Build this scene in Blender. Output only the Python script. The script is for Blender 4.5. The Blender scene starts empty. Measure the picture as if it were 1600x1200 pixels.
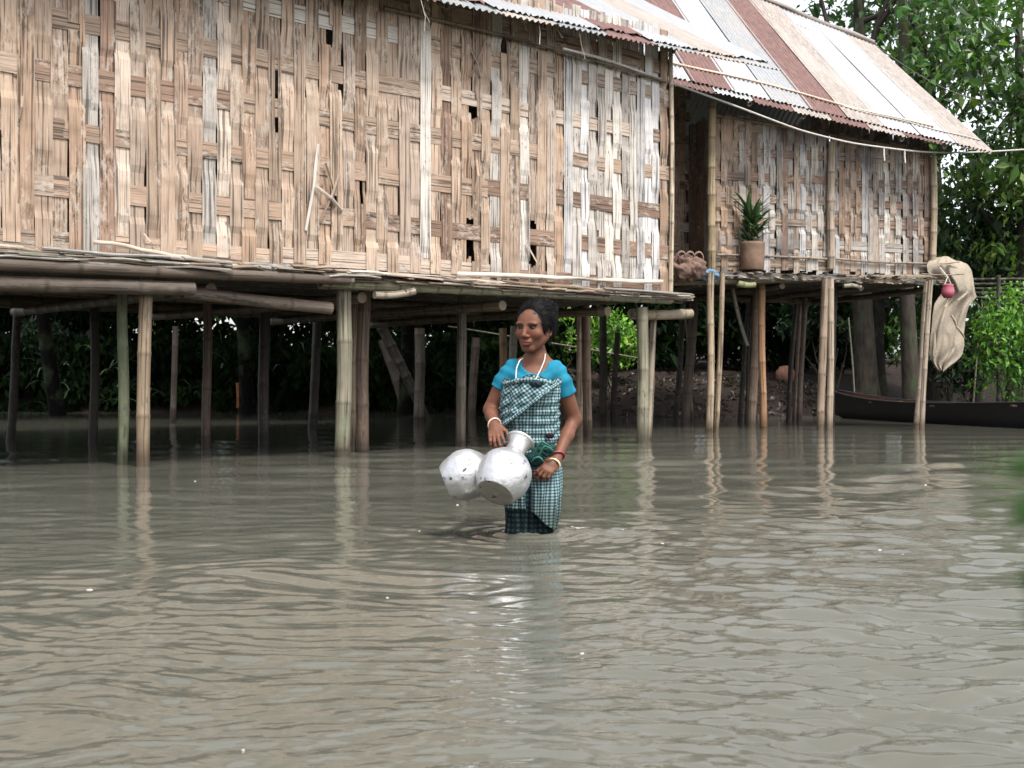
import bpy, math, random
import numpy as np
from mathutils import Vector, Matrix

R = math.radians
scene = bpy.context.scene
COL = scene.collection
rs = np.random.RandomState(7)
random.seed(7)

# ------------------------------------------------------------------ camera
F = 1900.0                      # focal length in photograph pixels (1600 wide)
CAMZ = 0.70
cam_d = bpy.data.cameras.new("camera")
cam = bpy.data.objects.new("camera", cam_d)
COL.objects.link(cam)
cam.location = (0, 0, CAMZ)
cam.rotation_euler = (R(90), 0, 0)
cam_d.sensor_width = 36
cam_d.lens = 36 * F / 1600
cam_d.clip_start = 0.05
cam_d.clip_end = 600
scene.camera = cam
cam_d.dof.use_dof = True
cam_d.dof.focus_distance = 7.5
cam_d.dof.aperture_fstop = 11

# ------------------------------------------------------------------ world, sun, exposure
SUN = Vector((0.34, -0.58, 1.15)).normalized()
world = bpy.data.worlds.new("World")
scene.world = world
world.use_nodes = True
wn = world.node_tree
for n in list(wn.nodes):
    wn.nodes.remove(n)
sky = wn.nodes.new('ShaderNodeTexSky')
sky.sky_type = 'NISHITA'
sky.sun_disc = False
sky.sun_elevation = math.asin(SUN.z)
sky.sun_rotation = math.atan2(SUN.x, SUN.y)
sky.air_density = 1.0
sky.dust_density = 3.0
hs = wn.nodes.new('ShaderNodeHueSaturation')
hs.inputs['Saturation'].default_value = 0.25
hs.inputs['Value'].default_value = 1.25
bg = wn.nodes.new('ShaderNodeBackground')
bg.inputs['Strength'].default_value = 0.15
wo = wn.nodes.new('ShaderNodeOutputWorld')
wn.links.new(sky.outputs[0], hs.inputs['Color'])
wn.links.new(hs.outputs[0], bg.inputs['Color'])
wn.links.new(bg.outputs[0], wo.inputs['Surface'])

sun_d = bpy.data.lights.new("sun", 'SUN')
sun_d.energy = 2.2
sun_d.angle = R(14)
sun_d.color = (1.0, 0.95, 0.88)
sun = bpy.data.objects.new("sun", sun_d)
sun.rotation_euler = SUN.to_track_quat('Z', 'Y').to_euler()
sun.location = (10, -15, 30)
COL.objects.link(sun)

scene.view_settings.view_transform = 'Standard'
scene.view_settings.look = 'None'
scene.view_settings.gamma = 1
scene.view_settings.exposure = 1.08
try:
    scene.cycles.max_bounces = 6
    scene.cycles.diffuse_bounces = 3
    scene.cycles.glossy_bounces = 3
    scene.cycles.transparent_max_bounces = 4
    scene.cycles.caustics_reflective = False
    scene.cycles.use_denoising = True
except Exception:
    pass


# ------------------------------------------------------------------ helpers
def W(px, py, Y):
    """point at depth Y seen at photograph pixel (px, py)"""
    return np.array([(px - 800) * Y / F, Y, CAMZ - (py - 600) * Y / F])


def on_plane(px, py, base, n, off=0.0):
    """where the sight line through a pixel meets the upright plane through base with normal n"""
    d = np.array([(px - 800) / F, 1.0, -(py - 600) / F])
    t = (off + base[0] * n[0] + base[1] * n[1]) / (d[0] * n[0] + d[1] * n[1])
    return np.array([0, 0, CAMZ]) + d * t


def tag(o, label=None, cat=None, group=None, kind=None):
    if label: o['label'] = label
    if cat: o['category'] = cat
    if group: o['group'] = group
    if kind: o['kind'] = kind
    return o


def thing(name, loc, label, cat, group=None):
    o = bpy.data.objects.new(name, None)
    o.empty_display_size = 0.3
    o.location = Vector(loc)
    COL.objects.link(o)
    return tag(o, label, cat, group)


def wloc(o):
    v = Vector((0, 0, 0))
    while o is not None:
        v = v + o.location
        o = o.parent
    return v


class MB:
    """collects vertices, quads and triangles with a colour and a uv for each vertex"""

    def __init__(s):
        s.v, s.q, s.t, s.c, s.uv, s.n = [], [], [], [], [], 0
        s.qm, s.tm = [], []

    def add(s, v, q=None, t=None, c=(0.5, 0.5, 0.5), uv=None, m=0):
        v = np.asarray(v, float).reshape(-1, 3)
        k = len(v)
        s.v.append(v)
        c = np.asarray(c, float)
        s.c.append(np.tile(c, (k, 1)) if c.ndim == 1 else c)
        s.uv.append(np.zeros((k, 2)) if uv is None else np.asarray(uv, float))
        if q is not None and len(q):
            s.q.append(np.asarray(q, int).reshape(-1, 4) + s.n)
            s.qm.append(np.full(len(s.q[-1]), m, int))
        if t is not None and len(t):
            s.t.append(np.asarray(t, int).reshape(-1, 3) + s.n)
            s.tm.append(np.full(len(s.t[-1]), m, int))
        s.n += k

    def build(s, name, mats, parent=None, smooth=True, loc=None):
        v = np.concatenate(s.v)
        c = np.concatenate(s.c)
        uv = np.concatenate(s.uv)
        q = np.concatenate(s.q) if s.q else np.zeros((0, 4), int)
        t = np.concatenate(s.t) if s.t else np.zeros((0, 3), int)
        qm = np.concatenate(s.qm) if s.qm else np.zeros(0, int)
        tm = np.concatenate(s.tm) if s.tm else np.zeros(0, int)
        off = wloc(parent) if parent is not None else Vector((0, 0, 0))
        if loc is not None:
            off = Vector(loc)
        v = v - np.array(off)
        me = bpy.data.meshes.new(name)
        me.vertices.add(len(v))
        me.vertices.foreach_set('co', v.ravel())
        li = np.concatenate([q.ravel(), t.ravel()]).astype(np.int32)
        me.loops.add(len(li))
        me.loops.foreach_set('vertex_index', li)
        me.polygons.add(len(q) + len(t))
        ls = np.concatenate([np.arange(len(q)) * 4, len(q) * 4 + np.arange(len(t)) * 3]).astype(np.int32)
        me.polygons.foreach_set('loop_start', ls)
        me.polygons.foreach_set('material_index', np.concatenate([qm, tm]).astype(np.int32))
        me.update(calc_edges=True)
        at = me.attributes.new('col', 'FLOAT_COLOR', 'POINT')
        at.data.foreach_set('color', np.concatenate([c, np.ones((len(c), 1))], 1).ravel().astype(np.float32))
        ul = me.uv_layers.new(name='uv')
        ul.data.foreach_set('uv', uv[li].ravel().astype(np.float32))
        me.polygons.foreach_set('use_smooth', np.full(len(me.polygons), bool(smooth)))
        me.validate()
        o = bpy.data.objects.new(name, me)
        COL.objects.link(o)
        for m in (mats if isinstance(mats, (list, tuple)) else [mats]):
            me.materials.append(m)
        if parent is not None:
            o.parent = parent
        elif loc is not None:
            o.location = off
        return o


def nrm(a):
    a = np.asarray(a, float)
    return a / (np.linalg.norm(a) + 1e-12)


def frames(p):
    p = np.asarray(p, float)
    t = np.gradient(p, axis=0)
    t /= np.linalg.norm(t, axis=1)[:, None] + 1e-12
    up = np.array([0, 0, 1.0]) if abs(t[0][2]) < 0.9 else np.array([0, -1.0, 0])
    a = nrm(np.cross(t[0], up))
    A, B = [], []
    for k in range(len(p)):
        a = nrm(a - t[k] * a.dot(t[k]))
        A.append(a)
        B.append(np.cross(t[k], a))
    return t, np.array(A), np.array(B)


def tube(mb, p, r, seg=8, c=(0.5, 0.5, 0.5), cap=True, squash=1.0, u0=None, m=0):
    p = np.asarray(p, float)
    k = len(p)
    r = np.full(k, r) if np.isscalar(r) else np.asarray(r, float)
    t, A, B = frames(p)
    th = np.linspace(0, 2 * np.pi, seg, endpoint=False)
    v = p[:, None] + r[:, None, None] * (np.cos(th)[None, :, None] * A[:, None] + squash * np.sin(th)[None, :, None] * B[:, None])
    L = np.concatenate([[0], np.cumsum(np.linalg.norm(np.diff(p, axis=0), axis=1))])
    u0 = rs.uniform(0, 50) if u0 is None else u0
    uv = np.stack(np.broadcast_arrays(u0 + th[None] * r.mean(), u0 + L[:, None]), -1).reshape(-1, 2)
    i = np.arange(k - 1)[:, None] * seg
    j = np.arange(seg)[None]
    q = np.stack([i + j, i + (j + 1) % seg, i + seg + (j + 1) % seg, i + seg + j], -1).reshape(-1, 4)
    c = np.asarray(c, float)
    cc = np.repeat(c, seg, 0) if c.ndim == 2 else c
    mb.add(v.reshape(-1, 3), q, None, cc, uv, m)
    if cap:
        for e, o in ((0, 1), (k - 1, -1)):
            vv = np.concatenate([v[e], p[e][None]])
            tt = [[(a + 1) % seg, a, seg] if o == 1 else [a, (a + 1) % seg, seg] for a in range(seg)]
            mb.add(vv, None, tt, c[e] if c.ndim == 2 else c, None, m)


def bamboo(mb, a, b, r0, r1=None, col=(0.36, 0.27, 0.17), sp=0.34, bend=0.02, seg=10, hollow=(0, 0), wob=0.0, swell=1.09, node_d=0.55):
    """a culm with swollen darker nodes from a to b; hollow ends show the dark bore"""
    a, b = np.asarray(a, float), np.asarray(b, float)
    r1 = r0 if r1 is None else r1
    L = np.linalg.norm(b - a)
    ax = (b - a) / L
    side = nrm(np.cross(ax, nrm(rs.normal(size=3))))
    st, w, cm = [0.0], [1.0], [1.0]
    x = rs.uniform(0.3, 0.9) * sp
    while x < L - 0.06:
        for dx, ww, c in ((-0.03, 1, 1), (-0.008, swell, node_d), (0.008, swell * .99, node_d * 1.1), (0.03, 0.985, 1.06)):
            if 0.02 < x + dx < L - 0.02:
                st.append(x + dx); w.append(ww); cm.append(c)
        st.append(min(x + sp * .5, L - 0.02)); w.append(0.97); cm.append(rs.uniform(.9, 1.08))
        x += sp * rs.uniform(.85, 1.15)
    st.append(L); w.append(1); cm.append(1)
    o = np.argsort(st)
    st, w, cm = np.array(st)[o], np.array(w)[o], np.array(cm)[o]
    keep = np.concatenate([[True], np.diff(st) > 0.003])
    st, w, cm = st[keep], w[keep], cm[keep]
    f = st / L
    p = a + ax * st[:, None] + side * (np.sin(f * np.pi) * bend)[:, None]
    if wob:
        p = p + nrm(np.cross(ax, side)) * (np.sin(f * 9 + rs.uniform(0, 6)) * wob)[:, None]
    r = (r0 + (r1 - r0) * f) * w
    c = np.clip(np.outer(cm, col), 0, 1)
    tube(mb, p, r, seg, c, cap=False)
    for e, hl in ((0, hollow[0]), (-1, hollow[1])):
        d = -ax if e == 0 else ax
        t_, A, B = frames(p)
        th = np.linspace(0, 2 * np.pi, seg, endpoint=False)
        ring = np.cos(th)[:, None] * A[e] + np.sin(th)[:, None] * B[e]
        if hl:
            rr = [p[e] + ring * r[e], p[e] + ring * r[e] * .72, p[e] + ring * r[e] * .7 - d * .12, p[e] + ring * .001 - d * .12]
            cc = [np.array(col) * 1.2, np.array(col) * 1.1, np.array(col) * .25, np.array(col) * .2]
        else:
            rr = [p[e] + ring * r[e], p[e] + ring * .001]
            cc = [np.array(col)] * 2
        v = np.concatenate(rr)
        q = []
        for k in range(len(rr) - 1):
            for j in range(seg):
                f4 = [k * seg + j, k * seg + (j + 1) % seg, (k + 1) * seg + (j + 1) % seg, (k + 1) * seg + j]
                q.append(f4 if e != 0 else f4[::-1])
        mb.add(v, q, None, np.repeat(np.clip(np.array(cc), 0, 1), seg, 0))


def box(mb, o, ex, ey, ez, c, m=0):
    """box from corner o along three edge vectors"""
    o, ex, ey, ez = (np.asarray(a, float) for a in (o, ex, ey, ez))
    v = np.array([o, o + ex, o + ex + ey, o + ey, o + ez, o + ex + ez, o + ex + ey + ez, o + ey + ez])
    q = [[3, 2, 1, 0], [4, 5, 6, 7], [0, 1, 5, 4], [1, 2, 6, 5], [2, 3, 7, 6], [3, 0, 4, 7]]
    lx, ly = np.linalg.norm(ex), np.linalg.norm(ey)
    u0 = rs.uniform(0, 40)
    uv = np.array([[0, 0], [0, lx], [ly, lx], [ly, 0]] * 2) + u0
    mb.add(v, q, None, c, uv, m)


def ribbon(mb, p, nv, wv, width, th, c, u0=None):
    """thin flat strip along p, facing nv, width along wv"""
    p = np.asarray(p, float)
    k = len(p)
    width = np.broadcast_to(np.asarray(width, float), (k,))
    nv, wv = np.broadcast_to(nv, (k, 3)), np.broadcast_to(wv, (k, 3))
    h = wv * (width / 2)[:, None]
    f = nv * (th / 2)
    v = np.stack([p - h + f, p + h + f, p + h - f, p - h - f], 1).reshape(-1, 3)
    L = np.concatenate([[0], np.cumsum(np.linalg.norm(np.diff(p, axis=0), axis=1))])
    u0 = rs.uniform(0, 60) if u0 is None else u0
    uu = np.stack([-width / 2, width / 2, width / 2, -width / 2], 1) + u0
    uv = np.stack([uu, np.repeat(L[:, None] + u0 * 3.1, 4, 1)], -1).reshape(-1, 2)
    q = []
    i = np.arange(k - 1) * 4
    for a in range(4):
        b = (a + 1) % 4
        q.append(np.stack([i + a, i + b, i + 4 + b, i + 4 + a], -1))
    q.append(np.array([[3, 2, 1, 0], [4 * k - 4, 4 * k - 3, 4 * k - 2, 4 * k - 1]]))
    c = np.asarray(c, float)
    mb.add(v, np.concatenate(q), None, np.repeat(c, 4, 0) if c.ndim == 2 else c, uv)


# ------------------------------------------------------------------ materials
class NT:
    def __init__(s, name):
        s.m = bpy.data.materials.new(name)
        s.m.use_nodes = True
        s.t = s.m.node_tree
        s.b = s.t.nodes['Principled BSDF']

    def n(s, typ, **kw):
        x = s.t.nodes.new('ShaderNode' + typ)
        for k, v in kw.items():
            setattr(x, k, v)
        return x

    def l(s, a, b):
        s.t.links.new(a, b)

    def mix(s, fac, a, b, blend='MIX'):
        x = s.n('Mix', data_type='RGBA', blend_type=blend)
        for i, val in ((0, fac), (6, a), (7, b)):
            if isinstance(val, (int, float)):
                x.inputs[i].default_value = val
            elif isinstance(val, (tuple, list)):
                x.inputs[i].default_value = (*val[:3], 1)
            else:
                s.l(val, x.inputs[i])
        return x.outputs[2]

    def noise(s, vec, scale, detail=4, rough=.55, dist=0.0):
        x = s.n('TexNoise')
        x.inputs['Scale'].default_value = scale
        x.inputs['Detail'].default_value = detail
        x.inputs['Roughness'].default_value = rough
        x.inputs['Distortion'].default_value = dist
        if vec is not None:
            s.l(vec, x.inputs['Vector'])
        return x.outputs[0]

    def ramp(s, fac, stops):
        x = s.n('ValToRGB')
        e = x.color_ramp.elements
        while len(e) < len(stops):
            e.new(.5)
        for i, (p, c) in enumerate(stops):
            e[i].position = p
            e[i].color = (*((c, c, c) if isinstance(c, (int, float)) else c), 1)
        s.l(fac, x.inputs[0])
        return x.outputs[0]

    def mapped(s, src, scale):
        x = s.n('Mapping')
        x.inputs['Scale'].default_value = scale
        s.l(src, x.inputs[0])
        return x.outputs[0]

    def bump(s, h, strength=.3, dist=.01):
        x = s.n('Bump')
        x.inputs['Strength'].default_value = strength
        x.inputs['Distance'].default_value = dist
        s.l(h, x.inputs['Height'])
        s.l(x.outputs[0], s.b.inputs['Normal'])
        return x

    def base(s, c):
        s.l(c, s.b.inputs['Base Color'])

    def setp(s, **kw):
        for k, v in kw.items():
            s.b.inputs[k.replace('_', ' ')].default_value = v


def wet_band(t, c, h=.27, to=.36):
    """soaked, muddy foot of whatever stands in the river"""
    pos = t.n('NewGeometry').outputs['Position']
    sp = t.n('SeparateXYZ')
    t.l(pos, sp.inputs[0])
    nz = t.noise(t.mapped(pos, (9, 9, 2)), 1, 4, .6)
    ad = t.n('Math', operation='MULTIPLY_ADD')
    t.l(nz, ad.inputs[0]); ad.inputs[1].default_value = -.16; t.l(sp.outputs[2], ad.inputs[2])
    return t.mix(t.ramp(ad.outputs[0], [(.0, 1), (max(h - .08, .02), 0)]), c, t.mix(1.0, c, (to, to * .94, to * .86), 'MULTIPLY'))


def cane_mat(name, fibre=1.0, crack=True, rough=.7, stain=0.0, lichen=0.0, wet=False, flakes=.55):
    """split or whole bamboo: own tint from the 'col' attribute, fibres and cracks along the strip"""
    t = NT(name)
    at = t.n('Attribute', attribute_name='col').outputs[0]
    uv = t.n('UVMap', uv_map='uv').outputs[0]
    fib = t.noise(t.mapped(uv, (95, 3.0, 1)), 1, 5, .6)
    c = t.mix(0.8 * fibre, at, t.ramp(fib, [(.25, .45), (.5, .98), (.75, 1.3)]), 'MULTIPLY')
    blot = t.noise(t.mapped(uv, (9, 3.5, 1)), 1, 4, .6)
    c = t.mix(.5, c, t.ramp(blot, [(.3, (.62, .58, .55)), (.5, (1, 1, 1)), (.72, (1.12, 1.1, 1.08))]), 'MULTIPLY')
    if crack:
        cr = t.noise(t.mapped(uv, (48, .9, 1)), 1, 2, .5)
        c = t.mix(t.ramp(cr, [(.39, 1), (.45, 0)]), c, t.mix(.72, c, (.015, .011, .008)))
        pe = t.noise(t.mapped(uv, (26, 9, 1)), 1, 6, .75)
        zone = t.noise(t.mapped(uv, (5, 1.6, 1)), 1, 2, .5)
        flake = t.mix(1.0, t.ramp(zone, [(.48, 0), (.58, 1)]), t.ramp(pe, [(.50, 0), (.56, 1)]), 'MULTIPLY')
        c = t.mix(flake, c, t.mix(flakes, c, (.42, .38, .33)))
        pit = t.mix(1.0, t.ramp(zone, [(.50, 0), (.60, 1)]), t.ramp(pe, [(.38, 1), (.44, 0)]), 'MULTIPLY')
        c = t.mix(pit, c, t.mix(.75, c, (.03, .02, .015)))
        sp = t.noise(t.mapped(uv, (60, 30, 1)), 1, 3, .6)
        c = t.mix(t.ramp(sp, [(.68, 0), (.74, .7)]), c, (.09, .06, .04))
    if stain > 0:
        pos = t.n('NewGeometry').outputs['Position']
        st = t.noise(t.mapped(pos, (1.3, 1.3, .9)), 1.2, 5, .65)
        c = t.mix(t.ramp(st, [(.50, 0), (.64, stain)]), c, (.045, .04, .045))
    if lichen > 0:
        pos = t.n('NewGeometry').outputs['Position']
        st = t.noise(t.mapped(pos, (6, 6, 3)), 1.5, 5, .7)
        c = t.mix(t.ramp(st, [(.5, 0), (.62, lichen)]), c, (.14, .16, .10))
    if wet:
        c = wet_band(t, c)
    t.base(c)
    t.setp(Roughness=rough)
    t.b.inputs['Specular IOR Level'].default_value = .3
    t.bump(fib, .5, .006)
    return t.m


M = {}
M['weave'] = cane_mat('woven_bamboo', 1.0)
M['weave_b'] = cane_mat('woven_bamboo_stained', 1.0, stain=.6)
M['pole'] = cane_mat('bamboo_pole', .6, True, .55, wet=True, flakes=.10)
M['moss_pole'] = cane_mat('mossy_bamboo', .7, True, .7, lichen=.75, wet=True, flakes=.12)
M['floor'] = cane_mat('split_bamboo_floor', 1.0, True, .8, lichen=.35)


def leaf_mat(name, trans=0.25, rough=.45, spec=.45):
    t = NT(name)
    at = t.n('Attribute', attribute_name='col').outputs[0]
    uv = t.n('UVMap', uv_map='uv').outputs[0]
    nz = t.noise(uv, 9, 3, .6)
    t.base(t.mix(.5, at, t.ramp(nz, [(.3, .6), (.7, 1.3)]), 'MULTIPLY'))
    t.setp(Roughness=rough)
    t.b.inputs['Specular IOR Level'].default_value = spec
    tr = t.n('BsdfTranslucent')
    t.l(t.mix(1.0, at, (1.6, 1.9, .7), 'MULTIPLY'), tr.inputs[0])
    ms = t.n('MixShader')
    ms.inputs[0].default_value = trans
    out = t.t.nodes['Material Output']
    t.l(t.b.outputs[0], ms.inputs[1])
    t.l(tr.outputs[0], ms.inputs[2])
    t.l(ms.outputs[0], out.inputs[0])
    return t.m


M['leaf'] = leaf_mat('leaf')
M['leaf_shade'] = leaf_mat('shaded_leaf', .15, .9, .08)  # shaded copy of the leaf material, sheen and translucence cut to keep it dark


def bark_mat():
    t = NT('bark')
    at = t.n('Attribute', attribute_name='col').outputs[0]
    uv = t.n('UVMap', uv_map='uv').outputs[0]
    a = t.noise(t.mapped(uv, (14, 3, 1)), 1, 6, .65)
    pos = t.n('NewGeometry').outputs['Position']
    b = t.noise(pos, 2.2, 4, .6)
    c = t.mix(.9, at, t.ramp(a, [(.3, .4), (.7, 1.5)]), 'MULTIPLY')
    c = t.mix(t.ramp(b, [(.5, 0), (.65, .6)]), c, (.05, .07, .035))
    t.base(c)
    t.setp(Roughness=.9)
    t.b.inputs['Specular IOR Level'].default_value = .1
    t.bump(a, .8, .03)
    return t.m


M['bark'] = bark_mat()


def metal_mat(name, base, rust, amount, rough=.42, metal=.75):
    """weathered corrugated sheet; amount shifts between clean zinc and rust"""
    t = NT(name)
    uv = t.n('UVMap', uv_map='uv').outputs[0]
    streak = t.noise(t.mapped(uv, (3.2, .55, 1)), 1.0, 6, .65)
    fine = t.noise(t.mapped(uv, (16, 5, 1)), 1.0, 5, .65)
    mk = t.mix(.45, streak, fine)
    lo = .78 - amount * .62
    mask = t.ramp(mk, [(max(lo - .07, 0), 0), (min(lo + .09, 1), 1)])
    zc = t.mix(t.ramp(fine, [(.3, 0), (.7, 1)]), tuple(x * .82 for x in base), base)
    rc = t.mix(t.ramp(fine, [(.3, 0), (.7, 1)]), tuple(x * .6 for x in rust), tuple(x * 1.25 for x in rust))
    t.base(t.mix(mask, zc, rc))
    mm = t.n('MapRange')
    t.l(mask, mm.inputs[0])
    mm.inputs[3].default_value = metal
    mm.inputs[4].default_value = 0.0
    t.l(mm.outputs[0], t.b.inputs['Metallic'])
    rr = t.n('MapRange')
    t.l(mask, rr.inputs[0])
    rr.inputs[3].default_value = rough
    rr.inputs[4].default_value = .8
    t.l(rr.outputs[0], t.b.inputs['Roughness'])
    t.bump(fine, .15, .004)
    return t.m


M['zinc'] = metal_mat('zinc_sheet', (.46, .465, .47), (.21, .15, .125), .18)
M['zinc_bright'] = metal_mat('bright_zinc_sheet', (.52, .52, .52), (.26, .19, .15), .06, .36)
M['zinc_dull'] = metal_mat('dull_zinc_sheet', (.36, .37, .375), (.20, .15, .11), .34)
M['rust'] = metal_mat('rusted_sheet', (.32, .25, .24), (.135, .073, .064), .86)
M['rust_pale'] = metal_mat('pale_rusty_sheet', (.42, .39, .365), (.27, .235, .21), .62, .5, .4)


def water_mat():
    t = NT('river_water')
    pos = t.n('NewGeometry').outputs['Position']
    big = t.noise(t.mapped(pos, (.5, .8, 1)), 1, 4, .6)
    t.base(t.mix(big, (.075, .074, .059), (.104, .103, .084)))
    t.setp(Roughness=.02, IOR=1.33)
    n1 = t.noise(t.mapped(pos, (9, 17, 1)), 1, 4, .55, .6)
    n2 = t.noise(t.mapped(pos, (30, 55, 1)), 1, 3, .5, .4)
    h = t.mix(.25, n1, n2)
    t.bump(h, .16, .010)
    return t.m


M['water'] = water_mat()


def ground_mat():
    t = NT('river_bank_mud')
    pos = t.n('NewGeometry').outputs['Position']
    a = t.noise(pos, .8, 6, .6)
    b = t.noise(pos, 9, 6, .7)
    c = t.mix(a, (.017, .012, .0105), (.034, .024, .021))
    c = t.mix(.8, c, t.ramp(b, [(.3, .5), (.7, 1.4)]), 'MULTIPLY')
    t.base(c)
    t.setp(Roughness=.9)
    t.b.inputs['Specular IOR Level'].default_value = .15
    t.bump(b, .8, .08)
    return t.m


M['ground'] = ground_mat()


def attr_mat(name, rough=.6, metal=0.0, nscale=40, contrast=.3, bump=.1, spec=.4, sss=0.0):
    t = NT(name)
    at = t.n('Attribute', attribute_name='col').outputs[0]
    co = t.n('TexCoord').outputs['Object']
    nz = t.noise(co, nscale, 5, .6)
    t.base(t.mix(contrast, at, t.ramp(nz, [(.25, .45), (.75, 1.5)]), 'MULTIPLY'))
    t.setp(Roughness=rough, Metallic=metal)
    t.b.inputs['Specular IOR Level'].default_value = spec
    if sss:
        t.b.inputs['Subsurface Weight'].default_value = sss
        t.b.inputs['Subsurface Radius'].default_value = (.012, .005, .003)
        t.b.inputs['Subsurface Scale'].default_value = 1.0
    t.bump(nz, bump, .004)
    return t.m


M['skin'] = attr_mat('skin', .56, 0, 60, .22, .12, .25)
M['hair'] = attr_mat('black_hair', .55, 0, 120, .5, .3, .06)
M['blouse'] = attr_mat('blue_blouse_cloth', .8, 0, 22, .38, .25, .15)
M['cloth'] = attr_mat('plain_cloth', .85, 0, 60, .3, .2, .15)
M['sack'] = attr_mat('coarse_net_cloth', .95, 0, 45, .55, .6, .1)
M['bead'] = attr_mat('pale_beads', .35, 0, 30, .1, .0, .5)
M['eye'] = attr_mat('eye_surface', .35, 0, 30, .0, .0, .25)
M['clay'] = attr_mat('weathered_clay', .8, 0, 14, .5, .3, .2)
M['plastic'] = attr_mat('scuffed_plastic', .4, 0, 18, .3, .1, .4)
M['hull'] = attr_mat('tarred_wood', .6, 0, 7, .6, .3, .3)
M['foam'] = attr_mat('foam_flecks', .6, 0, 60, .2, .2, .3)
M['rope'] = attr_mat('grey_rope', .8, 0, 90, .4, .3, .2)


def pot_mat():
    t = NT('dented_aluminium')
    co = t.n('TexCoord').outputs['Object']
    at = t.n('Attribute', attribute_name='col').outputs[0]
    fine = t.noise(co, 26, 5, .65)
    big = t.noise(co, 7, 4, .6)
    vor = t.n('TexVoronoi')
    vor.inputs['Scale'].default_value = 19
    wob_ = t.n('Mix', data_type='VECTOR')
    wob_.inputs[0].default_value = .06
    nzc = t.n('TexNoise')
    nzc.inputs['Scale'].default_value = 30
    t.l(co, nzc.inputs['Vector'])
    t.l(co, wob_.inputs[4]); t.l(nzc.outputs['Color'], wob_.inputs[5])
    t.l(wob_.outputs[1], vor.inputs['Vector'])
    c = t.mix(.6, at, t.ramp(fine, [(.3, .72), (.65, 1.1)]), 'MULTIPLY')
    spots = t.mix(1.0, t.ramp(vor.outputs['Distance'], [(.18, 1), (.30, 0)]), t.ramp(big, [(.47, 0), (.55, 1)]), 'MULTIPLY')
    c = t.mix(spots, c, (.09, .085, .085))
    t.base(c)
    t.setp(Roughness=.40, Metallic=.85)
    t.bump(t.mix(.5, big, fine), .45, .02)
    return t.m


M['pot'] = pot_mat()


def check_mat(name, pale, dark, mid, period=.0165):
    """woven checks: pale ground, dark bars both ways, laid out along the cloth's own uv"""
    t = NT(name)
    uv = t.n('UVMap', uv_map='uv').outputs[0]
    sp = t.n('SeparateXYZ')
    t.l(uv, sp.inputs[0])
    bars = []
    for ax in (0, 1):
        f = t.n('Math', operation='MULTIPLY')
        t.l(sp.outputs[ax], f.inputs[0])
        f.inputs[1].default_value = 1 / period
        w = t.n('Math', operation='FRACT')
        t.l(f.outputs[0], w.inputs[0])
        bars.append(t.ramp(w.outputs[0], [(.0, 1), (.40, 1), (.50, 0), (.92, 0), (1.0, 1)]))
    both = t.mix(1.0, bars[0], bars[1], 'MULTIPLY')
    either = t.mix(1.0, bars[0], bars[1], 'LIGHTEN')
    nz = t.noise(t.mapped(uv, (60, 60, 1)), 1, 4, .6)
    c = t.mix(either, pale, mid)
    c = t.mix(both, c, dark)
    big = t.noise(t.mapped(uv, (8, 8, 1)), 1, 3, .6)
    c = t.mix(.5, c, t.ramp(big, [(.3, .6), (.7, 1.25)]), 'MULTIPLY')
    c = t.mix(.3, c, t.ramp(nz, [(.3, .6), (.7, 1.3)]), 'MULTIPLY')
    c = wet_band(t, c, .2, .42)
    t.base(c)
    t.setp(Roughness=.8)
    t.b.inputs['Specular IOR Level'].default_value = .15
    t.bump(nz, .2, .003)
    return t.m


M['check'] = check_mat('checked_wrap_cloth', (.25, .345, .355), (.014, .030, .037), (.07, .128, .142), .0145)
M['check_dark'] = check_mat('dark_checked_cloth', (.035, .085, .105), (.004, .008, .012), (.008, .024, .032), .024)

# ------------------------------------------------------------------ terrain
def sstep(a, b, x):
    t = np.clip((x - a) / (b - a), 0, 1)
    return t * t * (3 - 2 * t)


def vnoise(x, y, seed=0):
    """smooth value noise in the plane"""
    xi, yi = np.floor(x).astype(int), np.floor(y).astype(int)
    fx, fy = x - xi, y - yi
    fx, fy = fx * fx * (3 - 2 * fx), fy * fy * (3 - 2 * fy)

    def h(a, b):
        n = np.sin(a * 127.1 + b * 311.7 + seed * 74.7) * 43758.5453
        return n - np.floor(n)
    return (h(xi, yi) * (1 - fx) * (1 - fy) + h(xi + 1, yi) * fx * (1 - fy) + h(xi, yi + 1) * (1 - fx) * fy + h(xi + 1, yi + 1) * fx * fy) * 2 - 1


def shore(x):
    return 31.0 - 5.2 * sstep(-3.5, 1.5, x) + 3.2 * sstep(6.2, 8.5, x) + .5 * np.sin(x * 1.3) + .25 * np.sin(x * 3.1 + 1)


def gz(x, y):
    x, y = np.asarray(x, float), np.asarray(y, float)
    s = y - shore(x)
    z = np.where(s < 0, np.maximum(s * .16, -1.1), 1.05 * (1 - np.exp(-np.maximum(s, 0) * .35)) + .03 * np.maximum(s, 0))
    z = np.minimum(z, 3.2)
    return z + np.where(s > -2, .07 * vnoise(x * 1.7, y * 1.7, 3) + .03 * vnoise(x * 5, y * 5, 4), 0)


xs = np.concatenate([np.linspace(-240, -26, 12), np.linspace(-24, 24, 150), np.linspace(26, 240, 12)])
ys = np.concatenate([np.linspace(-60, 16, 12), np.linspace(17, 46, 110), np.linspace(48, 330, 16)])
X, Yg = np.meshgrid(xs, ys)
nx, ny = len(xs), len(ys)
i = np.arange(ny - 1)[:, None] * nx
j = np.arange(nx - 1)[None]
q = np.stack([i + j, i + j + 1, i + nx + j + 1, i + nx + j], -1).reshape(-1, 4)
mb = MB()
mb.add(np.stack([X, Yg, gz(X, Yg)], -1).reshape(-1, 3), q)
tag(mb.build('river_bank', M['ground']), 'muddy brown river bank rising behind the stilt houses', 'bank', kind='structure')

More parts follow.
